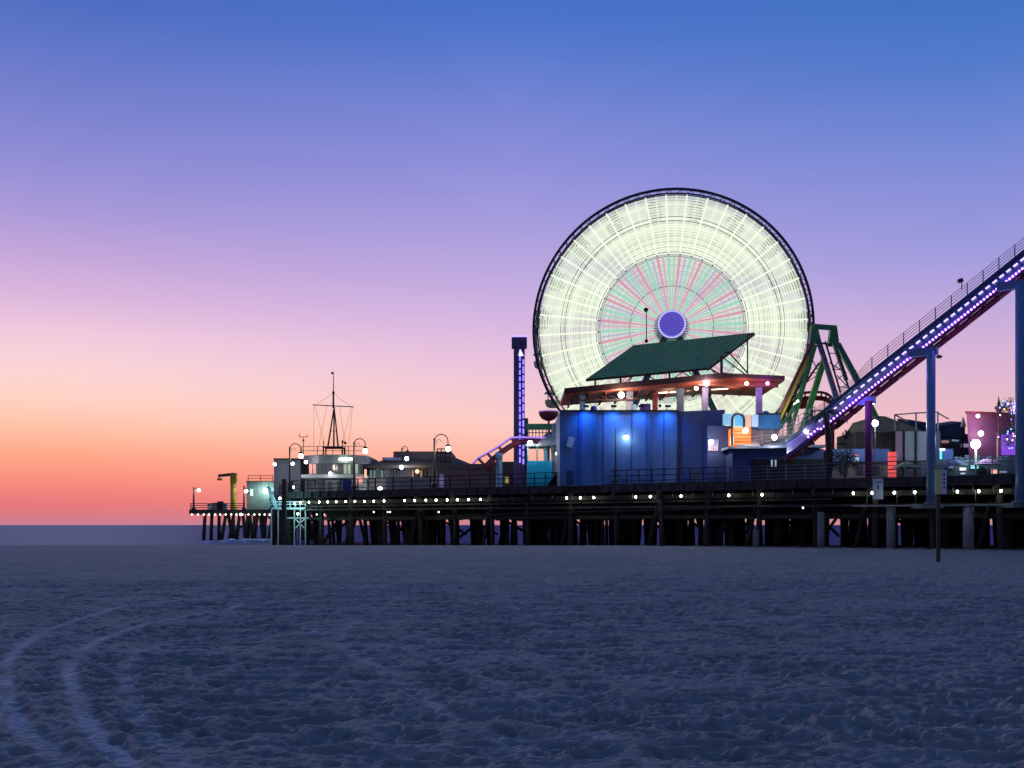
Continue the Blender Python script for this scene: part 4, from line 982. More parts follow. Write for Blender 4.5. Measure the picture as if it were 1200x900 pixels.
# hub disc with its ring of small lamps
m = MB(); m.v = []; n = 40
def disc(mb, r, y0, y1, n=48):
    vs = [(r * math.cos(2 * PI * i / n), y0, HZ + r * math.sin(2 * PI * i / n)) for i in range(n)] + [(r * math.cos(2 * PI * i / n), y1, HZ + r * math.sin(2 * PI * i / n)) for i in range(n)]
    return mb.add(vs, [tuple(range(n)), tuple(range(2 * n - 1, n - 1, -1))] + [(i, n + i, n + (i + 1) % n, (i + 1) % n) for i in range(n)])
wheel_part(disc(MB(), 1.20, -2.95, -2.80), 'hub_face', glow('indigo hub screen', (.09, .07, .45), 1.0))
wheel_part(disc(MB(), 1.34, -2.79, 1.4), 'hub_drum', M_TEAL)
m = MB(); m.ring((0, -2.9, HZ), 1.23, .05, .08, 60); wheel_part(m, 'hub_ring', glow('violet hub ring', (.45, .4, 1), 1.2))
p0 = None
for k in range(48):
    a = 2 * PI * k / 48
    if p0 is None:
        g = MB(); g.box(-.09, .09, -.03, .03, -.022, .022); p0 = g.build('hub_lamp', glow('pale hub lamp', (.8, .78, 1), 1.1), fw, org=(0, 0, 0)); o = p0
    else: o = child_copy(p0, fw)
    o.location = (1.20 * math.cos(a), -2.99, HZ + 1.20 * math.sin(a)); o.rotation_euler = (0, -a, 0)
# gondolas hang between the two rims
gp = None; M_GC = mat('pale green gondola paint', (.42, .50, .38), .5, var=.15); M_GT = mat('cream gondola paint', (.5, .48, .40), .5, var=.15)
for k in range(20):
    a = 2 * PI * (k + .4) / 20; rp = RW - .55
    if gp is None:
        m = MB(); m.lathe((0, 0, -1.95), [(.35, 0), (.62, .12), (.74, .45), (.76, .72), (.70, .72), (.66, .5), (.3, .2)], 14); gp = m.build('gondola', M_GT, fw, org=(0, 0, 0))
        m = MB(); m.lathe((0, 0, -.62), [(.84, 0), (.80, .1), (.40, .34), (.06, .5)], 14); m.build('canopy', M_GC, gp, org=(0, 0, 0))
        m = MB()
        for j in range(4): b3 = PI / 4 + j * PI / 2; m.tube((.62 * math.cos(b3), .62 * math.sin(b3), -1.3), (.62 * math.cos(b3), .62 * math.sin(b3), -.55), .03, n=5)
        m.tube((0, 0, -1.2), (0, 0, .02), .035, n=6); m.beam((0, -1.05, 0), (0, 1.05, 0), .09); m.build('hanger', M_RIM, gp, org=(0, 0, 0)); o = gp
    else: o = child_copy(gp, fw)
    o.location = (rp * math.cos(a), 0, HZ + rp * math.sin(a))
# supports
for yy, sg in ((-2.2, -1), (2.2, 1)):
    for sx, bx in ((-1, -6.9), (1, 7.3)):
        m = MB(); m.beam((sx * .3, sg * 1.95, HZ - .3), (bx, sg * 2.6, 0), .55, .55, up=(0, 1, 0)); wheel_part(m, 'support_leg', M_TEAL)
m = MB(); m.beam((0, -2.2, HZ), (0, 2.2, HZ), .5); wheel_part(m, 'axle', M_TEAL)

# ------------------------------------------------------------------ stalls between theatre and coaster
Yv = 81.5
bb_ = thing('ticket_box', 'bright blue box room standing on the stall roofs by the violet pavilion post', 'building', tuple(P(902, 502, Yv)))
pbox(889, 915, 486, 502.5, Yv, 3).build('wall', mat('mid blue board', (.03, .16, .40), .6, var=.15), bb_); pbox(888.4, 915.6, 484, 485.8, Yv - .1, 3.2).build('roof', M_DKMETAL, bb_)
m = MB(); m.ball(P(897, 484, Yv + 1), .3, 10, .6); m.build('vent_dome', M_BLUEPAINT, bb_)
rc = thing('ride_entrance', 'pale lit ride entrance with a small arch above an orange stall', 'ride entrance', tuple(P(868, 520, Yv)))
pbox(847.5, 860, 485, 498, Yv - .6, .2).build('lit_panel', glow('pale cyan panel', (.22, .5, .78), .75), rc)
pbox(861.5, 872, 485, 499, Yv - .6, .2).build('lit_panel', glow('aqua panel', (.10, .45, .80), .8), rc)
pbox(873, 880.5, 486, 500, Yv - .5, .2).build('lit_panel', glow('peach panel', (.75, .48, .36), .7), rc)
pbox(881.5, 888.5, 486, 500, Yv - .6, .2).build('lit_panel', glow('pale violet panel', (.38, .52, .80), .75), rc)
m = MB(); pts = [P(858, 522, Yv - 1.4)] + [P(865 - 7 * math.cos(PI * i / 10), 492 - 7 * math.sin(PI * i / 10), Yv - 1.4) for i in range(11)] + [P(872, 501, Yv - 1.4)]
m.path(pts, .09); m.build('arch', M_DKMETAL, rc)
pbox(859.5, 880, 501, 521, Yv - .9, 2).build('orange_front', glow('orange stall light', (1, .22, .03), .9), rc)
for y in (505, 509, 513.5, 517): pbox(860, 879.5, y, y + .9, Yv - .98, .06).build('shelf', mat('rust shelf', (.25, .06, .02), .6), rc)
pbox(856.5, 860, 512, 521, Yv - 1.1, .3).build('lit_post', glow('white post', (.8, .8, .85), .8), rc)
pbox(880.5, 912, 502.8, 521, Yv + 1, 1.5).build('back_panel', mat('pale mauve panel', (.28, .25, .30), .7), rc)
m = MB()
for (a, ya, bb, yb) in ((880, 512, 915, 508), (880, 516, 918, 510), (882, 520, 920, 513), (893, 504, 893, 522), (905, 503, 905, 522)): m.beam(P(a, ya, Yv + .6), P(bb, yb, Yv + .6), .06)
m.build('queue_rail', mat('pale rail', (.5, .42, .46), .4), rc)
for (px, py, g, w) in ((873.5, 504.8, G_WARM, 190), (907.5, 512.5, glow('cool white flood', (.95, 1, 1), 24), 200)):
    m = MB(); m.ball(P(px, py, Yv - 1.6), .19, 12); m.build('floodlight', g, rc); point(rc, P(px, py, Yv - 2.2), (1, .88, .8), w * .4, .2)
# low blue stall row
Yo = 80.0
lo_ = thing('food_stall_row', 'low dark blue food stall row with wide slatted shutter opening', 'building', (PX(910, Yo), Yo, DECK))
pbox(858.5, 965, 526, 0, Yo, 4, z0=DECK).build('wall', M_BW2, lo_)
m = MB(); m.hexa([(PX(852, Yo), Yo - .6, PZ(526.5, Yo)), (PX(966, Yo), Yo - .6, PZ(524.5, Yo)), (PX(966, Yo), Yo + 4.5, PZ(524.5, Yo)), (PX(852, Yo), Yo + 4.5, PZ(526.5, Yo)), (PX(852, Yo), Yo - .4, PZ(524, Yo)), (PX(966, Yo), Yo - .4, PZ(521.5, Yo)), (PX(966, Yo), Yo + 4.5, PZ(520.5, Yo)), (PX(852, Yo), Yo + 4.5, PZ(523, Yo))]); m.build('roof', mat('slate blue canopy', (.10, .15, .26), .6), lo_)
m = MB(); m.slab([P(862, 521, Yo + .2), P(893, 524, Yo - .3), P(884, 515, Yo + 2.2), P(862, 514, Yo + 2.5)], .08); m.build('canopy', mat('silver awning', (.35, .38, .42), .5), lo_)
o = pbox(882, 965, 538, 0, Yo - .06, .05, z0=DECK + .05); o = o.build('shutter', M_SHADE, lo_)
m = MB()
for i in range(28): x = 883 + i * 3; m.box(PX(x, Yo), PX(x + 1.1, Yo), Yo - .12, Yo - .065, DECK + .05, PZ(538.6, Yo))
m.build('slat', mat('dark slat', (.045, .055, .08), .6), o)
m = MB(); m.box(PX(903, Yo), PX(905, Yo), Yo - .16, Yo - .125, PZ(547, Yo), PZ(539, Yo)); m.box(PX(907.5, Yo), PX(909.3, Yo), Yo - .16, Yo - .125, PZ(547, Yo), PZ(539, Yo)); m.build('lit_gap', glow('cold gap light', (.4, .55, .75), .6), o)
# stepped silver platform at the coaster foot
sp = thing('coaster_platform', 'silver sloping loading platform at the foot of the coaster', 'platform', (PX(922, 82), 82, DECK))
m = MB(); m.slab([P(893, 523, 80.6), P(946, 522, 80.6), P(958, 500, 85), P(905, 514, 85)], .3); m.build('deck', mat('silver deck sheet', (.30, .34, .40), .45, .3), sp)
m = MB()
for i in range(9): m.beam(P(905 + i * 6.2, 516 - i * 2, 83), P(905 + i * 6.2, 504 - i * 3.5, 83), .06)
for j in range(4): m.beam(P(903, 505 + j * 3.4, 83), P(956, 476 + j * 5.5, 83), .05)
m.build('guard_rail', mat('silver rail', (.45, .45, .5), .35, .4), sp)
m = MB(); m.ball(P(944, 505, 79.2), .18, 12); m.build('floodlight', G_WARM, sp); point(sp, P(944, 505, 78.6), (1, .85, .75), 70, .2)

# ------------------------------------------------------------------ swing ship frame (green / red / blue legs)
Ya = 92.0
sw = thing('swing_ride_frame', 'tall A shaped ride frame of green, red and blue legs behind the coaster', 'ride frame', (PX(965, Ya), Ya, DECK))
def leg(a, ya, bb, yb, w, mm, Y0=Ya, Y1=Ya, name='leg'):
    m = MB(); m.beam(P(a, ya, Y0), P(bb, yb, Y1), w, w, up=(0, 1, 0)); return m.build(name, mm, sw)
leg(951.5, 402, 905, 500, .24, M_DRED, Ya - .5, Ya - 2)
leg(954.5, 402, 909, 503, .20, M_YELLOW, Ya - .2, Ya - 1.6)
leg(955.5, 404, 915, 545, .30, M_DGREEN, Ya, Ya + 1)
m = MB(); m.path([P(a, bq, Ya - .4) for a, bq in smooth_pts([(952, 402), (944, 440), (930, 478), (905, 512)])], .17, 8); m.build('curved_leg', M_DGREEN, sw)
leg(960, 402, 984, 478, .36, mat('blue violet leg paint', (.08, .12, .34), .5), Ya - .3, Ya - 1)
leg(966, 420, 940, 505, .46, M_GREEN, Ya + 1.5, Ya + 2)
leg(977, 402, 992, 446, .28, M_DGREEN, Ya + .5, Ya + .5)
leg(982, 404, 1008, 452, .42, M_DGREEN, Ya + 2, Ya)
leg(1006, 448, 1060, 560, .44, M_GREEN, Ya, Ya - 3)
leg(960, 425, 930, 470, .16, M_DRED)
for (a, ya, bb, yb) in ((978, 404, 995, 456), (967, 400, 985, 460), (975, 404, 962, 402)): leg(a, ya, bb, yb, .13, M_DKMETAL, name='strut')
m = MB()
for (a, ya, bb, yb) in ((972, 414, 980, 414), (972, 425, 985, 433), (975, 433, 988, 433), (985, 418, 977, 433), (980, 446, 992, 436), (981, 453, 994, 454), (981, 440, 994, 454), (943, 437, 958, 437), (950, 418, 958, 433), (940, 452, 957, 440)): m.beam(P(a, ya, Ya), P(bb, yb, Ya), .07)
m.build('lacing', M_DRED, sw)
m = MB(); m.beam(P(953, 382.5, Ya + .8), P(980, 384.5, Ya + .8), .42, .38); m.build('top_beam', M_DGREEN, sw)
m = MB(); m.add([], [])
for (x0, x1, x2, x3, yt, yb2, Y) in ((951.5, 958, 949, 963, 381, 402, Ya), (974, 981, 971, 984, 383, 405, Ya + 1.5)):
    a, b4, c4, d4 = P(x2, yb2, Y), P(x3, yb2, Y), P(x1, yt, Y), P(x0, yt, Y)
    th_ = Vector((0, .6, 0)); m = MB(); m.hexa([a, b4, b4 + th_, a + th_, d4, c4, c4 + th_, d4 + th_]); m.build('head_block', M_DGREEN, sw)
p0 = None
for k in range(9):
    for (a, ya, bb, yb) in ((950.5, 404, 906, 498), (962, 404, 984, 474)):
        p = P(a + (bb - a) * k / 8, ya + (yb - ya) * k / 8, Ya - .6 - k * .1)
        if p0 is None: g = MB(); g.ball((0, 0, 0), .16, 8); p0 = g.build('leg_lamp', M_DRED, sw, org=(0, 0, 0)); o = p0
        else: o = child_copy(p0, sw)
        o.location = p - Vector(ROOT[sw.name])
m = MB(); m.ball(P(935, 470, Ya - 3.2), .09, 8); m.tube(P(935, 470, Ya - 3.2), P(930, 474, Ya - 1.6), .03); m.build('floodlight', glow('green white fill', (.8, 1, .7), 8), sw)  # added fixture for a fill light on the frame legs
m = MB(); m.ball(P(1035, 525, Ya - 4.7), .09, 8); m.tube(P(1035, 525, Ya - 4.7), (PX(1035, Ya - 4.7), Ya - 4.7, DECK), .03); m.build('floodlight', glow('green white fill', (.8, 1, .7), 8), sw)  # second added fixture, for the fill light on the green leg
point(sw, P(935, 470, Ya - 3.5), (.7, 1, .6), 130, .5); point(sw, P(1035, 525, Ya - 5), (.5, 1, .6), 260, .5)
# red coaster train loop behind
rl = thing('small_coaster_loop', 'low dark red coaster loop seen behind the green ride legs', 'roller coaster', tuple(P(955, 545, 97)))
lp = smooth_pts([(915, 490), (922, 470), (935, 462), (952, 459.5), (968, 461), (978, 470), (990, 486)])
m = band(MB(), lp, 97, .12); m.build('rail', M_DRED, rl)
m = band(MB(), [(a, bq + 7) for a, bq in lp], 97.5, .22); m.build('spine_tube', M_RED, rl)
for i in range(2, len(lp) - 1, 3): m = MB(); m.beam(P(lp[i][0], lp[i][1], 97), P(lp[i][0], lp[i][1] + 7, 97.5), .14); m.build('tie', M_DRED, rl)
m = MB()
for px in (925, 950, 975): m.tube(P(px, 470, 97.6), (PX(px, 97.6), 97.6, DECK), .22)
m.build('support_column', M_DRED, rl)
pbox(932, 946, 467, 477.5, 96.5, 1.2).build('train_car', M_RED, rl)

# ------------------------------------------------------------------ the big coaster
TC = 2.2
def ytop(px):
    xs = [922, 935, 947, 960, 1020, 1130, 1200, 1290]; yv = [515, 506.5, 496, 485, 436, 350, 294, 222]
    return float(np.interp(px, xs, yv))
def ctr(px, tt=TC): s = S_of(px, tt); return W(s, tt)
coaster = thing('roller_coaster', 'steep blue and maroon coaster track edged with violet bulbs on tall columns', 'roller coaster', (ctr(1091).x, ctr(1091).y, 0))
pxs = [922, 928, 935, 941, 947, 953, 960, 980, 1000, 1020, 1050, 1090, 1130, 1170, 1200, 1240, 1290]
def line(tt, dyf):
    out = []
    for px in pxs:
        c = ctr(px, tt); out.append(Vector((c.x, c.y, PZ(ytop(px) + dyf(px), c.y))))
    return out
def along(tt, dyf, mb, w, h=None):
    pts = line(tt, dyf)
    for a, bq in zip(pts, pts[1:]): mb.beam(a, bq, w, h)
    return mb
M_CDK = mat('dark blue walkway steel', (.03, .06, .13), .5, .2); M_CB = mat('cobalt track plate', (.11, .10, .46), .45, .1)
along(3.4, lambda p: 2.5, MB(), .5, .26).build('walkway_beam', M_CDK, coaster)
# sloped plate (the lit band) from the walkway to the near rail
A = line(3.1, lambda p: 4.5); Bq = line(1.3, lambda p: 17); m = MB()
for i in range(len(A) - 1):
    dn = Vector((0, .0, -.08)); m.hexa([Bq[i] + dn, Bq[i + 1] + dn, A[i + 1] + dn, A[i] + dn, Bq[i], Bq[i + 1], A[i + 1], A[i]])
m.build('track_plate', M_CB, coaster)
along(1.25, lambda p: 19.5, MB(), .20, .22).build('near_rail', M_PURPLE, coaster)
m = MB(); pts = line(2.2, lambda p: 31 if p > 960 else 24); m.path(pts, .20, 9); m.build('spine_tube', M_DRED, coaster, smooth=True)
along(1.6, lambda p: 22.5, MB(), .3, .22).build('lower_flange', M_DRED, coaster)
m = MB()
for px in np.arange(950, 1290, 15.5):
    a = ctr(px, 1.5); z1 = PZ(ytop(px) + 22, a.y); bq = ctr(px + 2, 2.2); z2 = PZ(ytop(px + 2) + 29, bq.y)
    m.beam((a.x, a.y, z1), (bq.x, bq.y, z2), .34, .10)
m.build('web_plate', M_DRED, coaster)
# handrail
m = MB()
for h in (-15.5, -12, -8.5, -5): along(3.6, lambda p, h=h: h * (1 if p > 1000 else .6), m, .028)
m.build('handrail', M_CDK, coaster)
for px in np.arange(966, 1290, 18.6):
    m = MB(); c = ctr(px, 3.6); m.beam((c.x, c.y, PZ(ytop(px) + 2, c.y)), (c.x, c.y, PZ(ytop(px) - 16 * (1 if px > 1000 else .6), c.y)), .05)
    m.build('handrail_post', M_CDK, coaster)
# bulbs on the near rail, white lamps on the plate
def series(name, tt, dyf, p0, p1, n, mb, g):
    pr = None
    for i in range(n):
        px = p0 + (p1 - p0) * i / (n - 1); c = ctr(px, tt); q = Vector((c.x, c.y, PZ(ytop(px) + dyf(px), c.y))) - Vector(ROOT[coaster.name])
        if pr is None: pr = mb.build(name, g, coaster, org=(0, 0, 0)); o = pr
        else: o = child_copy(pr, coaster)
        o.location = q
g = MB(); g.ball((0, 0, 0), .078, 8); series('light_bulb', 1.08, lambda p: 19.2 if p > 960 else 16, 947, 1288, 92, g, G_PURP)
sl = (line(2.2, lambda p: 0)[9] - line(2.2, lambda p: 0)[10]).normalized()
g = MB(); g.beam(sl * -.15, sl * .15, .16, .10); series('plate_lamp', 2.35, lambda p: 8.8, 962, 1288, 41, g, G_LILAC)
for px in (1000, 1060, 1120, 1180):
    c = ctr(px, .4); point(coaster, (c.x, c.y, PZ(ytop(px) + 17, c.y)), (.34, .16, 1), 60, .2)
# columns and heads
for (px, w, yh, mm, zb) in ((1018, .24, 470, M_MAGENTA, DECK), (1091, .275, 412, M_BLUEPAINT, 2.9), (1198, .40, 333, M_BLUEPAINT, 2.9)):
    tt = 1.4 if px == 1018 else -.55; c = ctr(px, tt)
    m = MB(); m.tube((c.x, c.y, zb), (c.x, c.y, PZ(yh, c.y)), w * 1.0, n=18); m.build('column', mm, coaster, smooth=True)
    m = MB(); e = ctr(px - 17, 2.2); d = Vector((c.x - e.x, c.y - e.y, 0))
    z = PZ(yh - 1, c.y); m.beam((c.x + .42, c.y, z), (c.x + .42 - 1.45, c.y + 1.1, z), .42, .5); m.build('column_head', mat('light blue head paint', (.22, .28, .62), .45), coaster)
    if zb < DECK:
        m = MB(); m.lathe((c.x, c.y, zb - .02), [(w * 1.5, 0), (w * 1.5, .12), (w * 1.05, .14)], 18); m.box(c.x - .7, c.x + .7, c.y - .3, c.y + 1.6, zb - .3, zb - .03); m.build('base_plate', M_CONC, coaster)
for (px, py, cc) in ((1106, 420, M_DKMETAL),):
    c = ctr(px, 1.5); m = MB(); m.lathe((c.x - .3, c.y, PZ(py, c.y)), [(.1, .0), (.22, .08), (.2, .16), (.05, .22)], 10); m.build('floodlight', cc, coaster)
# camera on the handrail
c = ctr(1127, 3.6); m = MB(); z = PZ(332, c.y); m.beam((c.x, c.y, z - .4), (c.x, c.y, z + .1), .05); m.hexa([(c.x - .2, c.y - .1, z), (c.x + .1, c.y - .1, z + .1), (c.x + .1, c.y + .1, z + .1), (c.x - .2, c.y + .1, z), (c.x - .28, c.y - .1, z + .25), (c.x + .02, c.y - .1, z + .35), (c.x + .02, c.y + .1, z + .35), (c.x - .28, c.y + .1, z + .25)])
tag(m.build('security_camera', M_DKMETAL, None, org=(c.x, c.y, z - .4)), 'small dark camera perched on the coaster handrail against the sky', 'camera')

# ------------------------------------------------------------------ plants by the coaster foot
M_LEAF = mat('dark green leaves', (.04, .085, .035), .6, var=.5, scale=3, bump=0)
M_BARK = mat('dark bark', (.06, .045, .035), .9, var=.4)
def leafclump(mb, c, r, n, size, rr, flat=.8):
    for _ in range(n):
        u = Vector((rr.gauss(0, 1), rr.gauss(0, 1), rr.gauss(0, 1) * flat)); u = u.normalized() * r * rr.random() ** .45
        p = Vector(c) + u; a = Vector((rr.gauss(0, 1), rr.gauss(0, 1), rr.gauss(0, 1))).normalized() * size * rr.uniform(.6, 1.3)
        b5 = a.cross(Vector((rr.gauss(0, 1), rr.gauss(0, 1), rr.gauss(0, 1)))).normalized() * size * .4
        mb.add([p - a, p - b5, p + a, p + b5], [(0, 1, 2, 3)])
Yq = 75.3; x = PX(970, Yq)
pl = thing('palm_tree', 'dark slim palm in front of the lower coaster track', 'palm tree', (x, Yq, DECK))
m = MB(); pts = [(x + .1 * math.sin(i * .7), Yq, DECK + i * (PZ(484, Yq) - DECK) / 6) for i in range(7)]; 
for i in range(6): m.tube(pts[i], pts[i + 1], .26 - .012 * i, .25 - .012 * i, n=9)
m.build('trunk', M_BARK, pl)
m = MB(); rr = random.Random(5); top = Vector(pts[-1])
for k in range(15):
    a = 2 * PI * k / 15 + rr.random() * .3; L = rr.uniform(.9, 1.5); el = rr.uniform(.1, 1.1); prev = top
    for i in range(1, 7):
        u = i / 6; q = top + Vector((math.cos(a) * L * u * math.cos(el * .5), math.sin(a) * L * u, L * (math.sin(el) * u - .85 * u * u)))
        m.tube(prev, q, .02, n=4); sd = Vector((-math.sin(a), math.cos(a), 0))
        for sg in (-1, 1):
            for w in (0, .5):
                b6 = prev + (q - prev) * w; tip = b6 + sd * sg * .28 * (1.1 - u * .6) + (q - prev) * .8 + Vector((0, 0, -.14)); m.add([b6, b6 + (q - prev) * .35, tip], [(0, 1, 2)])
        prev = q
m.build('crown', M_LEAF, pl)
Yq = 75.2; tr = thing('leafy_tree', 'small bushy dark green tree under the coaster beside the palm', 'tree', (PX(990, Yq), Yq, DECK))
m = MB(); b0 = Vector((PX(990, Yq), Yq, DECK)); m.tube(b0, b0 + Vector((0, 0, 1.0)), .10, .07)
for k in range(6): a = k * 1.05; m.tube(b0 + Vector((0, 0, .9)), b0 + Vector((.7 * math.cos(a), .5 * math.sin(a), 1.9 + .3 * (k % 2))), .05, .02)
m.build('trunk', M_BARK, tr)
m = MB()
for (dx, dz, r) in ((-.5, 1.6, .55), (.3, 1.7, .6), (0, 2.5, .6), (.7, 1.1, .4), (-.8, 1.0, .4), (.1, 3.1, .35), (-.3, .9, .5)): leafclump(m, b0 + Vector((dx, rr.uniform(-.3, .3), dz)), r, 170, .09, rr)
m.build('crown', M_LEAF, tr)

# ------------------------------------------------------------------ landward buildings
Yn = 78.5
n1 = thing('souvenir_stall', 'low stall with blue band and brown wall under the magenta coaster column', 'building', (PX(1010, Yn), Yn, DECK))
pbox(975, 1042, 541, 0, Yn + 2, 3, z0=DECK).build('wall', mat('brown stall wall', (.12, .09, .085), .8), n1)
pbox(972, 1043, 526, 541, Yn + 1.8, 3.4).build('blue_band', M_BW2, n1)
for px in (985, 1003, 1022): pbox(px, px + 9, 546, 556, Yn + 1.93, .06).build('shutter', M_SHADE, n1)
m = pbox(1001.5, 1006.5, 536, 541, Yn + 1.72, .06); m.build('round_sign', glow('pale stall sign', (.5, .55, .75), .5), n1); pbox(1001.5, 1006.5, 532.5, 534.5, Yn + 1.72, .06).build('red_sign', glow('dim red sign', (.6, .12, .15), .5), n1)
m = MB(); m.ball(P(1025.5, 496, Yn - .2), .26, 12); m.tube(P(1025.5, 496, Yn), (PX(1025.5, Yn), Yn, DECK), .05)
lb = thing('pole_floodlight', 'bright white floodlight on a pole beside the magenta column', 'floodlight', (PX(1025.5, Yn), Yn, DECK))
m = MB(); m.tube(P(1025.5, 499, Yn), (PX(1025.5, Yn), Yn, DECK), .05); m.build('post', M_DKMETAL, lb)
m = MB(); m.ball(P(1025.5, 496, Yn), .22, 12); m.build('lamp_head', glow('hot green white', (.88, 1, .9), 40), lb); point(lb, P(1025.5, 496, Yn - .6), (.9, 1, .95), 380, .2)
rs = thing('lit_sign_column', 'glowing red upright sign column with dark bars behind the railing', 'sign', (PX(1046, 77), 77, DECK))
pbox(1042.5, 1050.5, 529.5, 560, 77, .35, z0=DECK).build('red_face', glow('red neon face', (.95, .11, .10), .8), rs)
for k in range(5): pbox(1042.2, 1050.8, 535 + k * 5, 535.8 + k * 5, 76.95, .42).build('bar', mat('dark red bar', (.2, .02, .02), .6), rs)
# grey roofed ride house with pale front
Yz = 84.0
hs = thing('carousel_house', 'pale panelled ride house with sloping grey roof behind the blue column', 'building', (PX(1070, Yz), Yz, DECK))
for (a, bb, g) in ((1049, 1058.5, (.42, .30, .42)), (1060.5, 1072.5, (.34, .42, .48)), (1074.5, 1090, (.34, .43, .52)), (1090.5, 1102, (.14, .18, .26))):
    pbox(a, bb, 505.5, 540, Yz, .3).build('front_panel', mat('front panel %d' % a, g, .7, var=.15), hs)
for x in (1048.5, 1059.5, 1073.5): pbox(x - .9, x + .9, 505, 0, Yz - .15, .4, z0=DECK).build('pilaster', M_SHADE, hs)
pbox(1048, 1102, 540, 0, Yz + .1, 5, z0=DECK).build('base_wall', mat('dull base wall', (.10, .10, .11), .8), hs)
m = MB(); z = lambda a: PZ(a, Yz); m.add([(PX(1018, Yz), Yz + .5, z(506)), (PX(1030, Yz), Yz + .5, z(486.5)), (PX(1040, Yz), Yz + .5, z(487)), (PX(1083, Yz), Yz + .5, z(503.5)), (PX(1083, Yz), Yz + .5, z(506))], [(4, 3, 2, 1, 0)])
n0 = len(m.v); m.v += [(x, y + 6, zz) for x, y, zz in m.v]; m.f += [tuple(n0 + i for i in range(n0))] + [(i, (i + 1) % n0, n0 + (i + 1) % n0, n0 + i) for i in range(n0)]
m.build('gable_roof', mat('grey roof metal', (.10, .095, .10), .6), hs)
m = MB()
for (a, ya, bb, yb) in ((1048.5, 505, 1048.5, 486), (1073.5, 505, 1073.5, 484), (1099, 505, 1099, 483), (1048.5, 486, 1073.5, 484), (1073.5, 484, 1099, 483), (1099, 484, 1112, 491), (1048.5, 486, 1064, 494)): m.beam(P(a, ya, Yz - .3), P(bb, yb, Yz - .3), .09)
m.build('roof_frame', M_RAILMETAL, hs)
pbox(1003, 1048, 506, 0, Yz + 1.2, 5, z0=DECK).build('side_wall', mat('shadowed grey brown wall', (.075, .065, .065), .8), hs)
bh = thing('gift_shop', 'dark mauve fronted shop filling the gap under the navy canopies', 'building', (PX(1118, 91), 91, DECK))
pbox(1085, 1150, 511, 0, 91, 5, z0=DECK).build('wall', mat('dark mauve shopfront', (.10, .075, .11), .7, var=.35, scale=.6), bh)
pbox(1085, 1150, 508.5, 511, 90.9, 5.2).build('roof', M_DKMETAL, bh)
for (a, bb, yt, yb, c7) in ((1104, 1112, 516, 519, (.45, .25, .25)), (1116, 1124, 514, 517, (.2, .35, .5)), (1127, 1136, 520, 524, (.35, .3, .5))): pbox(a, bb, yt, yb, 90.85, .12).build('lit_window', glow('shop light %d' % a, c7, .6), bh)
# navy tent canopies
cn = thing('navy_canopy', 'pair of navy blue pitched canopies behind the pale ride house', 'canopy', (PX(1100, 88), 88, DECK))
m = MB(); m.slab([P(1064, 487, 88), P(1083, 490, 88), P(1100, 494.5, 88), P(1129, 490, 88), P(1131, 497, 88), P(1131, 512, 88), P(1068, 505, 88)][::-1], .0 + .3)
m.v = [(x, y + (2.5 if i < 7 else 0), zz) for i, (x, y, zz) in enumerate(m.v)]; m.build('cloth', mat('navy canvas', (.03, .05, .12), .8), cn)
m = MB()
for px in (1070, 1100, 1128): m.tube(P(px, 500, 89.5), (PX(px, 89.5), 89.5, DECK), .08)
m.build('pole', M_DKMETAL, cn)
m = MB(); m.add([P(1127, 500, 87), P(1129.5, 489, 87), P(1132.5, 500, 87)], [(2, 1, 0)]); m.v += [(x, y + .3, zz) for x, y, zz in m.v]; m.f += [(3, 4, 5), (0, 1, 4, 3), (1, 2, 5, 4), (2, 0, 3, 5)]; m.build('white_peak', M_WHITEP, cn)
# magenta building
Ym2 = 82.0
mg = thing('magenta_arcade', 'flat topped magenta arcade lit from above beside the string light tree', 'building', (PX(1162, Ym2), Ym2, DECK))
M_MG = mat('magenta wall paint', (.18, .06, .13), .7, var=.15)
m = MB(); zb = DECK
m.hexa([(PX(1138, Ym2), Ym2, zb), (PX(1193, Ym2), Ym2, zb), (PX(1193, Ym2 + 6), Ym2 + 6, zb), (PX(1139, Ym2 + 6), Ym2 + 6, zb), (PX(1132.5, Ym2), Ym2, PZ(483, Ym2)), (PX(1193, Ym2), Ym2, PZ(485, Ym2)), (PX(1193, Ym2 + 6), Ym2 + 6, PZ(485, Ym2)), (PX(1133.5, Ym2 + 6), Ym2 + 6, PZ(483, Ym2))]); m.build('wall', M_MG, mg)
m = MB(); m.beam(P(1132, 483.2, Ym2 - .1), P(1193.5, 485.2, Ym2 - .1), .2, .16); m.build('cornice', M_DRED, mg)
pbox(1175, 1192.5, 509, 533, Ym2 - .3, .2).build('violet_lit_corner', glow('violet corner glow', (.28, .08, .78), .75), mg)  # violet light on the building corner, painted as a glowing panel
for (px, py, g, w, c3) in ((1146, 487.5, glow('pink white lamp', (1, .85, .95), 14), 50, (1, .5, .8)), (1149.5, 508, glow('lilac white lamp', (.9, .85, 1), 20), 60, (.9, .75, 1))):
    m = MB(); m.ball(P(px, py, Ym2 - .6), .13 if py < 500 else .19, 10); m.build('wall_lamp', g, mg); point(mg, P(px, py + 1, Ym2 - 1), c3, w, .2)
pbox(1192.5, 1240, 512, 0, Ym2 + 1, 5, z0=DECK).build('tan_annex', mat('tan annex wall', (.34, .27, .19), .8), mg)
pbox(1192.5, 1240, 541, 546, Ym2 + .9, .1).build('warm_strip', glow('warm strip', (.6, .35, .15), .6), mg)
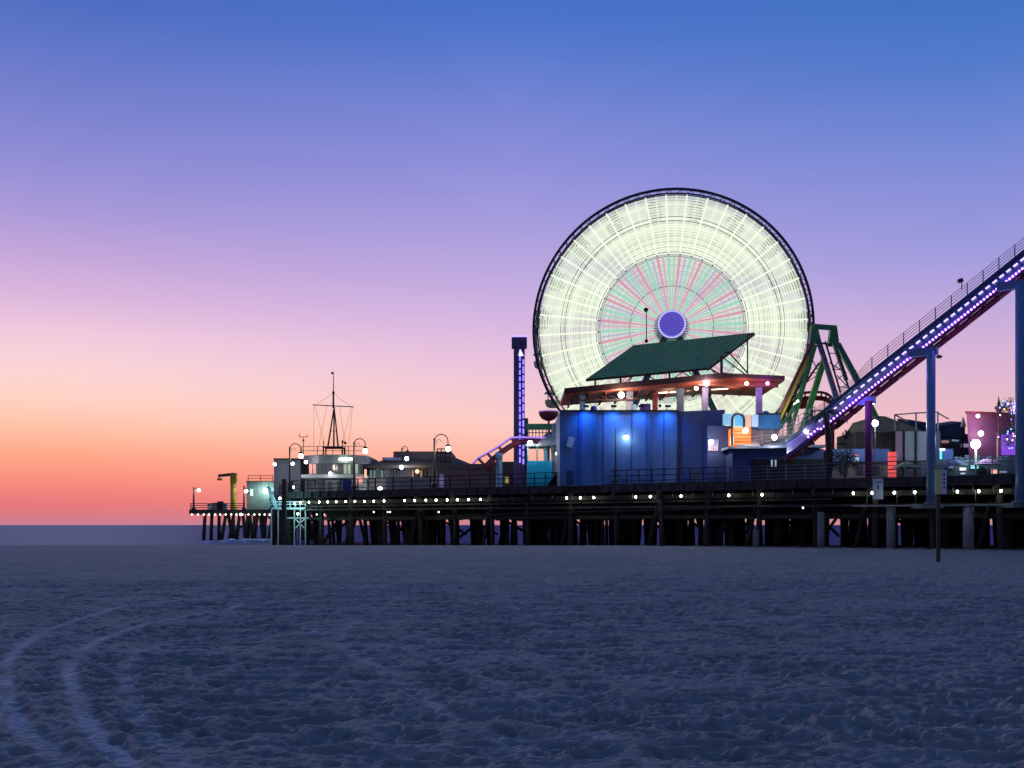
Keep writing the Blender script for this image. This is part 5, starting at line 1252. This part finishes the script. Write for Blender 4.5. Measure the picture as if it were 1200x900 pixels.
# mid-level dark stalls behind railing
ms = thing('kiosk_row', 'row of dim kiosks with small teal and cream lit windows behind the railing', 'building', (PX(1140, 76), 76, DECK))
pbox(1098, 1193, 539, 0, 76, 3, z0=DECK).build('wall', mat('dark teal kiosk', (.05, .085, .11), .7, var=.3), ms)
for (a, bb, yt, yb, c7, s7) in ((1125, 1132, 548, 551.5, (.9, .85, .85), .9), (1126, 1131, 554, 556, (.7, .7, .8), .5), (1138, 1146.5, 545.5, 549, (.3, .9, .9), 1.0), (1162.5, 1168.5, 550, 555, (1, .45, .32), 1.1), (1101.5, 1107.5, 525.5, 528, (.8, 1, 1), 1.5), (1101.5, 1104, 528.2, 538, (.1, .7, .6), .9), (1172, 1180, 552, 554, (.35, .35, .5), .5), (1112, 1118, 546, 549, (.15, .25, .5), .6)):
    yy = 75.9 if yt > 540 else 77.5
    pbox(a, bb, yt, yb, yy, .08).build('lit_window', glow('kiosk light %d %d' % (a, yt), c7, s7), ms)
pbox(1104.5, 1117, 526, 539.5, 77.7, 1).build('blue_booth', mat('cobalt booth', (.03, .07, .30), .6), ms)
m = MB()
rr = random.Random(9)
for k in range(16):
    px = 1119 + k * 4.4; h = rr.uniform(2, 7); m.box(PX(px, 77.4), PX(px + 3.4, 77.4), 77.4, 77.9, PZ(539.5, 77.4), PZ(539.5 - h, 77.4))
m.build('display_goods', mat('blue white goods', (.12, .18, .26), .6, var=.6, scale=4), ms)
def kiosk_umbrella(px, Y, yt, label, c):
    th = thing('market_umbrella', label, 'umbrella', (PX(px, Y), Y, DECK), group='market umbrellas behind the pier rail')
    z = PZ(yt, Y); m = MB(); m.lathe((PX(px, Y), Y, z), [(.95, -.42), (.6, -.2), (.05, .02)], 8); m.build('canopy', mat('umbrella cloth ' + label[:5], c, .8), th)
    m = MB(); m.tube((PX(px, Y), Y, DECK), (PX(px, Y), Y, z), .03, n=6); m.build('pole', M_RAILMETAL, th)
kiosk_umbrella(1062, 75.2, 541, 'dull green market umbrella before the pale panelled ride house', (.06, .11, .08))
kiosk_umbrella(1118, 75.0, 538, 'navy market umbrella before the dark teal kiosks', (.05, .08, .20))
kiosk_umbrella(1157, 75.0, 537, 'mauve market umbrella between floodlight and ornate post', (.20, .10, .20))
# floodlight star
fl = thing('pole_floodlight', 'blinding cold white floodlight on a short pole before the magenta arcade', 'floodlight', (PX(1144, 76), 76, DECK))
m = MB(); m.ball(P(1143.5, 520.5, 75.2), .30, 14); m.build('lamp_head', glow('hot cold flood', (.85, 1, 1), 60), fl)
m = MB(); m.tube(P(1143.5, 523, 75.4), (PX(1143.5, 75.4), 75.4, DECK), .07); m.build('post', mat('cream post', (.45, .42, .28), .6), fl)
point(fl, P(1143.5, 520.5, 74.3), (.5, .85, 1), 110, .4)
# ornate lantern post
Yx = 76.5
cl = thing('crows_nest_post', 'tall ornate post topped with a basket and a pointed finial', 'post', (PX(1170.5, Yx), Yx, DECK))
m = MB(); m.tube((PX(1169, Yx), Yx, DECK), P(1169, 508, Yx), .065); m.build('lower_post', mat('salmon post', (.50, .24, .20), .5), cl)
m = MB(); m.tube(P(1170.5, 508, Yx), P(1170.5, 484, Yx), .05); m.build('pole', M_DRED, cl)
m = MB(); m.lathe(tuple(P(1170.5, 483.5, Yx)), [(.14, 0), (.20, .2), (.29, .38), (.30, .42), (.12, .42)], 12); m.build('basket', M_DRED, cl)
m = MB(); m.lathe(tuple(P(1170.5, 477, Yx)), [(.13, 0), (.10, .25), (.05, .5), (.01, .78)], 8); m.build('finial', M_DKMETAL, cl)
# tree wound with string lights
Yd = 74.5; tx = PX(1193, Yd)
ft = thing('string_light_tree', 'leafy tree wound with blue, violet and amber fairy lights at the pier edge', 'tree', (tx, Yd, DECK))
m = MB(); b0 = Vector((tx, Yd, DECK)); m.tube(b0, b0 + Vector((0, 0, 2.6)), .14, .10, n=8)
rr = random.Random(12); tips = []
for k in range(9):
    a = 2 * PI * k / 9; e = b0 + Vector((rr.uniform(.6, 1.2) * math.cos(a), .7 * math.sin(a), rr.uniform(3.6, 5.6))); m.tube(b0 + Vector((0, 0, 2.4)), e, .06, .02, n=5); tips.append(e)
m.build('trunk', M_BARK, ft)
m = MB(); ctrs = tips + [b0 + Vector((dx, rr.uniform(-.4, .4), dz)) for dx, dz in ((-1.1, 3.1), (-.6, 2.6), (.1, 4), (.4, 5.2), (.8, 6.0), (1.0, 6.8), (-.2, 3.3), (.9, 4.4), (1.2, 2.9))]
for p in ctrs: leafclump(m, p, .5, 110, .085, rr)
m.build('crown', M_LEAF, ft)
cols8 = [((.08, .14, 1), 9), ((.35, .12, 1), 8), ((1, .45, .12), 5), ((.12, .75, .9), 5), ((.9, .85, 1), 5)]
prs = {}
for k in range(95):
    p = rr.choice(ctrs); d = Vector((rr.gauss(0, 1), -abs(rr.gauss(0, 1)) - .3, rr.gauss(0, 1))).normalized() * .52; ci = rr.choice((0, 0, 0, 1, 1, 2, 3, 4))
    if ci not in prs: g = MB(); g.ball((0, 0, 0), .05, 6); prs[ci] = g.build('fairy_light', glow('fairy %d' % ci, *cols8[ci]), ft, org=(0, 0, 0)); o = prs[ci]
    else: o = child_copy(prs[ci], ft)
    o.location = p + d - b0

# ------------------------------------------------------------------ signs
c = W(S_of(1029, -.5), -.5, 0)
m = MB(); w = 5.9 * c.y / F; m.box(c.x - w, c.x + w, c.y, c.y + .06, PZ(585, c.y), PZ(561, c.y))
ps = thing('notice_board', 'white notice board fixed to the pier edge under the magenta column', 'sign', (c.x, c.y, PZ(585, c.y)))
m.build('board', mat('white notice paint', (.80, .84, .90), .5, var=.06), ps)
m = MB(); m.box(c.x - .02, c.x + .05, c.y - .012, c.y - .002, PZ(574, c.y), PZ(568.5, c.y)); m.box(c.x - .1, c.x + .05, c.y - .012, c.y - .002, PZ(571.3, c.y), PZ(570.6, c.y)); m.box(c.x - .22, c.x + .2, c.y - .012, c.y - .002, PZ(565.5, c.y), PZ(564.7, c.y)); m.build('lettering', mat('navy lettering', (.03, .04, .12), .6), ps)
# sign on the sand
Yg = 48.0 # post base in the sand
Yg = EYE * F / (658 - 615.0)
gx = PX(1099.5, Yg); sg = thing('beach_sign', 'tall wooden post on the sand with a two sided yellow and white sign', 'sign', (gx, Yg, 0))
m = MB(); m.tube((gx, Yg, -.4), (gx, Yg, PZ(550, Yg)), .085, .08, n=12); m.build('post', mat('weathered brown post', (.13, .085, .06), .85, var=.3, stretch=(3, 3, .5)), sg, smooth=True)
for (x0, x1, dy0, dy1, c9, nm) in ((1095.8, 1101, -.05, -.20, (.80, .80, .30), 'yellow_face'), (1101.2, 1109, -.20, -.04, (.72, .84, .90), 'white_face')):
    m = MB(); a0, a1 = PX(x0, Yg), PX(x1, Yg); z0, z1 = PZ(579, Yg), PZ(550.5, Yg)
    m.hexa([(a0, Yg + dy0, z0), (a1, Yg + dy1, z0), (a1, Yg + dy1 + .03, z0), (a0, Yg + dy0 + .03, z0), (a0, Yg + dy0, z1), (a1, Yg + dy1, z1), (a1, Yg + dy1 + .03, z1), (a0, Yg + dy0 + .03, z1)])
    m.build(nm, mat('sign %s' % nm, c9, .5, var=.08), sg)
m = MB()
for k in range(4):
    z = PZ(556 + k * 5, Yg); m.box(PX(1104, Yg), PX(1105.8, Yg), Yg - .16, Yg - .135, z - .05, z + .03)
m.build('lettering', mat('navy lettering', (.03, .04, .12), .6), sg)

# litter on the sand
for i, (px, py) in enumerate(((372, 749), (178, 674))):
    g0 = gpt(px, py); m = MB(); zz = float(sand_z(np.array([[g0[0]]]), np.array([[g0[1]]]))[0, 0]) + .03
    m.hexa([(g0[0] - .11, g0[1] - .05, zz), (g0[0] + .09, g0[1] - .07, zz + .01), (g0[0] + .1, g0[1] + .06, zz), (g0[0] - .08, g0[1] + .08, zz), (g0[0] - .10, g0[1] - .05, zz + .035), (g0[0] + .09, g0[1] - .06, zz + .05), (g0[0] + .09, g0[1] + .05, zz + .03), (g0[0] - .08, g0[1] + .06, zz + .045)])
    tag(m.build('paper_scrap', mat('white litter', (.7, .7, .72), .6), None, org=(g0[0], g0[1], zz)), ['crumpled white paper scrap on the sand beside the tyre ruts', 'tiny white scrap far out on the flat sand below the pier tip'][i], 'litter', 'paper scraps on the sand')
